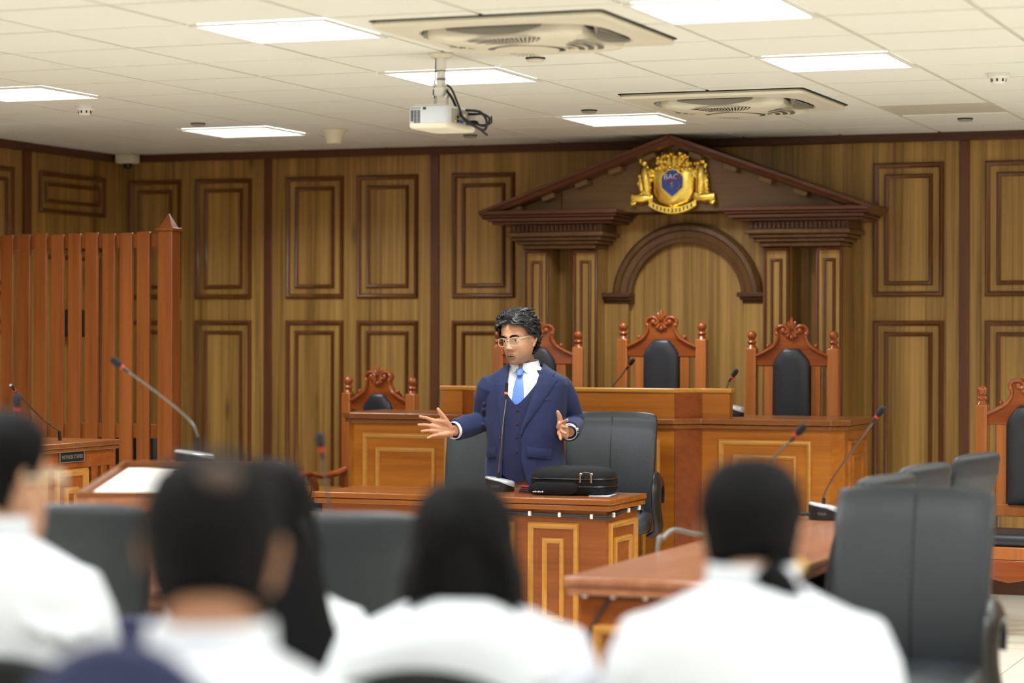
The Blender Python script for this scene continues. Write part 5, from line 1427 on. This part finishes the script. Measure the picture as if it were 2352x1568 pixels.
def listener(label, top, rz, hyaw, hair, skin, wide=1.0, glasses=False, pitch=0.0, hroll=0.0, collar_r=0.074, nk=0.0, crown=False):
    X, Y, T = top
    t = thing('person', label, 'person', (X, Y, 0), rz, 'listeners in white shirts seated with their backs to the camera')
    HC = Matrix.Translation((0, -0.02, T-0.1325)) @ Matrix.Rotation(hyaw, 4, 'Z') @ Matrix.Rotation(hroll, 4, 'Y') @ Matrix.Rotation(pitch, 4, 'X')
    T = T+nk
    TB = [(T+z, w*wide, f, k) for z, w, f, k in reversed(SITL)]
    hipz = 0.50
    b = MB()
    add_head(b, HC, True, 56, 44, not hair.startswith('long'), 0.93)
    b.tube([(0, 0.03, T-0.32), (0, 0.02, T-0.23), (0, 0.0, T-0.15)], [0.068, 0.056, 0.055], 18)
    zs = [hipz+(T-0.262-hipz)*i/12 for i in range(13)]
    b.loft([[tors(TB, z, 2*PI*i/28, -0.015)+Vector((0, 0.03, 0)) for i in range(28)] for z in zs])
    hands = []
    for s in (-1, 1):
        sh = Vector((s*0.165*wide, 0.03, T-0.335)); el = Vector((s*0.225*wide, 0.0, T-0.61)); wr = Vector((s*0.12, -0.235, T-0.66))
        b.tube([sh, (sh+el)/2, el, (el+wr)/2, wr], [0.05, 0.043, 0.037, 0.034, 0.025], 12)
        for q in range(4):
            k0 = wr+Vector((-s*0.03, -0.065, -0.006*q+0.012)); b.tube([wr, k0], [0.016, 0.012], 8, round_ends=True)
            b.tube([k0, k0+Vector((-s*0.028, -0.03, -0.012)), k0+Vector((-s*0.04, -0.045, -0.032))], [0.0095, 0.009, 0.0075], 8, round_ends=True)
        b.tube([wr, wr+Vector((-s*0.018, -0.02, 0.026)), wr+Vector((-s*0.042, -0.045, 0.032))], [0.014, 0.012, 0.008], 8, round_ends=True)
        b.tube([(s*0.085, 0.03, hipz+0.06), (s*0.10, -0.2, hipz+0.04), (s*0.10, -0.40, hipz+0.0), (s*0.10, -0.41, 0.28), (s*0.10, -0.38, 0.08)], [0.09, 0.078, 0.056, 0.054, 0.04], 12)
        b.tube([(s*0.10, -0.36, 0.05), (s*0.105, -0.46, 0.045), (s*0.11, -0.56, 0.03)], [0.036, 0.038, 0.026], 10)
    bd = b.build('body', M[skin], t, remesh=0.0065, smoothit=2)
    # white shirt with collar and sleeves
    b = MB()
    zs = [hipz-0.02+(T-0.262-hipz+0.02)*i/16 for i in range(17)]+[T-0.252, T-0.244]
    b.loft([[tors(TB, z, 2*PI*i/36, 0.012)+Vector((0, 0.03, 0)) for i in range(36)] for z in zs])
    for s in (-1, 1):
        sh = Vector((s*0.155*wide, 0.03, T-0.338)); el = Vector((s*0.228*wide, 0.0, T-0.61)); wr = Vector((s*0.12, -0.235, T-0.66))
        b.tube([sh+Vector((-s*0.03, 0, 0.032)), sh+Vector((0, 0, 0.004)), sh*0.8+el*0.2, sh*0.5+el*0.5, el, el*0.5+wr*0.5, wr*0.85+el*0.15], [0.03, 0.064, 0.074, 0.066, 0.058, 0.052, 0.045], 18)
    rn = random.Random(int(X*1000))
    for q in range(9):
        a = rn.uniform(3.4, 6.0); z = T-rn.uniform(0.36, 0.62)
        p = tors(TB, z, a, 0.014)+Vector((0, 0.03, 0)); d = Vector((rn.uniform(-1, 1), 0, rn.uniform(-1, 1))).normalized()*0.06
        b.tube([p-d, p+Vector((0, 0.002, 0)), p+d], [0.004, 0.009, 0.004], 8, round_ends=True)
    sh_ = b.build('shirt', M['shirt'], t, remesh=0.009, smoothit=3)
    b = MB()
    def col(u, v):
        a = u*2*PI; r = collar_r+0.004*v
        return Vector((r*math.cos(a), 0.022-r*0.95*math.sin(a)-0.012*v*(1 if math.sin(a) < 0 else 0), T-0.208-0.018*max(0, math.sin(a))-0.048*v))
    b.grid(col, 40, 6, wrap=True); b.build('collar', M['shirt'], sh_, solid=0.006, smooth=80)
    b = MB()
    for s in (-1, 1):
        b.tube([(s*0.085, 0.03, hipz+0.05), (s*0.10, -0.2, hipz+0.03), (s*0.10, -0.41, hipz-0.01), (s*0.10, -0.415, 0.28), (s*0.10, -0.38, 0.06)], [0.108, 0.095, 0.075, 0.066, 0.064], 16)
    b.build('trousers', M['trouser'], t, remesh=0.012, smoothit=2)
    for s in (-1, 1):
        b = MB(); b.tube([(s*0.10, -0.33, 0.045), (s*0.105, -0.45, 0.05), (s*0.112, -0.58, 0.035)], [0.042, 0.046, 0.034], 12, round_ends=True, squash=(1, 0.9)); b.build('shoe', M['shoe'], t)
    # hair
    hb = MB(HC); n, k = 64, 46
    def hl(u):
        s_ = math.sin(u)
        if s_ > 0.6: return 0.062
        if s_ > 0.15: return 0.062-(0.6-s_)/0.45*0.06
        if s_ > -0.2: return 0.0
        return 0.0-min(1, (-0.2-s_)/0.35)*(0.093 if hair == 'short' else 0.088)
    vs = []; ok = []; F = []
    for j in range(k+1):
        for i in range(n):
            u = 2*PI*i/n; tt = (j+0.3)/(k+0.3); z = head_pt(u, tt, 0, False).z
            e = min(1, max(0, (z-hl(u))/0.03)); th = (0.013 if hair == 'short' else 0.016)
            p = head_pt(u, tt, 0.002+th*e**0.6, False); p += p.normalized()*noise.noise(p*45)*0.003*e
            vs.append(p); ok.append(z >= hl(u)-0.003)
    for j in range(k):
        for i in range(n):
            q = (j*n+i, j*n+(i+1) % n, (j+1)*n+(i+1) % n, (j+1)*n+i)
            if all(ok[c_] for c_ in q): F.append(q)
    F.append(tuple(range(k*n, k*n+n))); hb.add(vs, F)
    if hair.startswith('long'):
        Lh = {'long': 0.205, 'longer': 0.36}[hair]
        rings = []
        for j in range(15):
            v = j/14; z = 0.04-v*Lh-0.02; wd = 0.086+0.034*v**0.8+0.004*math.sin(v*9); 
            yc = 0.075+(0.035*v-0.02*v*v if hair == 'long' else 0.015+0.11*v-0.02*v*v); dp = 0.042-0.006*v
            wd += 0.012*v; rings.append([((-0.016 if hair == 'long' else -0.05*min(1, 1.5*v))*1.0*(v if hair == 'long' else 1)+wd*math.cos(2*PI*i/30)*(1-0.12*v**6), yc+dp*math.sin(2*PI*i/30)*(1+0.25*math.cos(2*PI*i/30)**2)-0.05*abs(math.cos(2*PI*i/30))**2*(1-v), z+0.008*math.sin(i*2.3)*v) for i in range(30)])
        hb.loft(rings)
        for s in (-1, 1):
            hb.tube(bez([(s*0.07, -0.03, 0.06), (s*0.088, -0.01, -0.02), (s*0.095, 0.01, -0.10), (s*(0.10+0.02), 0.03, -0.06-Lh*0.6)], 5), [0.016]*6+[0.022]*6+[0.024]*3+[0.012], 10)
        rn = random.Random(4)
        for q in range(60):
            x = rn.uniform(-0.095, 0.095); 
            hb.tube(bez([(x*0.8, 0.11, 0.02), (x, 0.118, -0.08), (x*1.2+rn.uniform(-0.01, 0.01), 0.128, -0.02-Lh*0.6), (x*1.25+rn.uniform(-0.02, 0.02), 0.125, -0.0-Lh-rn.uniform(-0.02, 0.03))], 4), [0.004]*10+[0.003, 0.002, 0.0008], 5)
    if hair == 'bun':
        hb.ball((-0.042, 0.10, -0.075), (0.030, 0.03, 0.034), 16, 10)
        hb.tube(bez([(-0.02, 0.095, -0.05), (-0.055, 0.105, -0.085), (-0.082, 0.10, -0.125), (-0.088, 0.09, -0.15)], 5), [0.028]*6+[0.024]*5+[0.015]*4+[0.006], 10)
    hb.build('hair', M['hairb'], bd, smooth=80)
    if crown:
        cp = head_pt(R(255), 0.80, 0.012, False); b = MB(HC); b.ball(tuple(cp), (0.028, 0.016, 0.018), 14, 8); b.build('thinning_crown', M['crownhair'], bd)
    if hair == 'bun':
        b = MB(HC); b.ball((-0.083, 0.0, -0.052), 0.008, 10, 6); b.build('earring', M['gold'], bd)
    if glasses:
        g = MB(HC)
        for s in (-1, 1):
            q = [(s*0.034+sup(2*PI*i/24, 4, 1)[0]*0.027, -0.103, -0.004+sup(2*PI*i/24, 4, 1)[1]*0.021) for i in range(24)]
            g.tube(q+[q[0], q[1]], 0.0028, 8, caps=False)
            g.tube([(s*0.060, -0.10, 0.008), (s*0.078, -0.08, 0.010), (s*0.081, 0.01, 0.012)], 0.003, 8)
        g.tube([(-0.008, -0.104, 0.0), (0.008, -0.104, 0.0)], 0.002, 8)
        g.build('spectacles', M['offwhite'], bd)
    return t
M['crownhair'] = plain('thin_hair_over_scalp', srgb(74, 58, 48), 0.7, bump=(200, 0.4))
FC = PI+0.371    # facing away from the camera
listener('person with cropped black hair and thin crown, large in left foreground', (-1.434, 2.661, 1.367), FC+0.06, -0.06, 'short', 'skin_brown', 1.0, crown=True)
listener('person in white shirt and spectacles at the far left edge', (-2.43, 3.69, 1.378), FC-0.25, -0.42, 'short', 'skin_light', 1.0, True, nk=0.02)
listener('person with long straight black hair in the centre foreground', (-1.64, 3.98, 1.252), FC, 0.0, 'long', 'skin', 1.02, nk=0.045)
listener('person with gathered black hair in the right foreground', (-1.133, 4.066, 1.298), FC-0.05, -0.05, 'bun', 'skin_light', 1.08, nk=0.03)
listener('person with very long black hair half hidden behind the cropped head', (-2.285, 4.476, 1.254), FC-0.05, 0.0, 'longer', 'skin_light', 0.95)
GC = 'padded audience chairs'
seat_chair('navy fabric chair with arched back directly behind the cropped haired person', (-1.504, 2.634, 0), FC, 'navyfab', 0.16, 0.25, 1.167, GC)
seat_chair('navy fabric chair between the left listener and the cropped haired person', (-2.79, 4.87, 0), FC, 'navyfab', 0.2, 0.06, 0.893, GC)
seat_chair('black chair with curved back behind the long haired person in the centre', (-1.706, 3.95, 0), FC, 'blackm', 0.21, 0.13, 0.953, GC)
seat_chair('black chair back in the lower left photo corner', (-2.40, 3.70, 0), FC, 'blackm', 0.21, 0.10, 0.971, GC)
seat_chair('black chair under the person with gathered hair', (-1.133, 4.07, 0), FC, 'blackm', 0.21, 0.10, 0.86, GC)
seat_chair('black chair under the person with very long hair', (-2.27, 4.49, 0), FC, 'blackm', 0.21, 0.10, 0.82, GC)
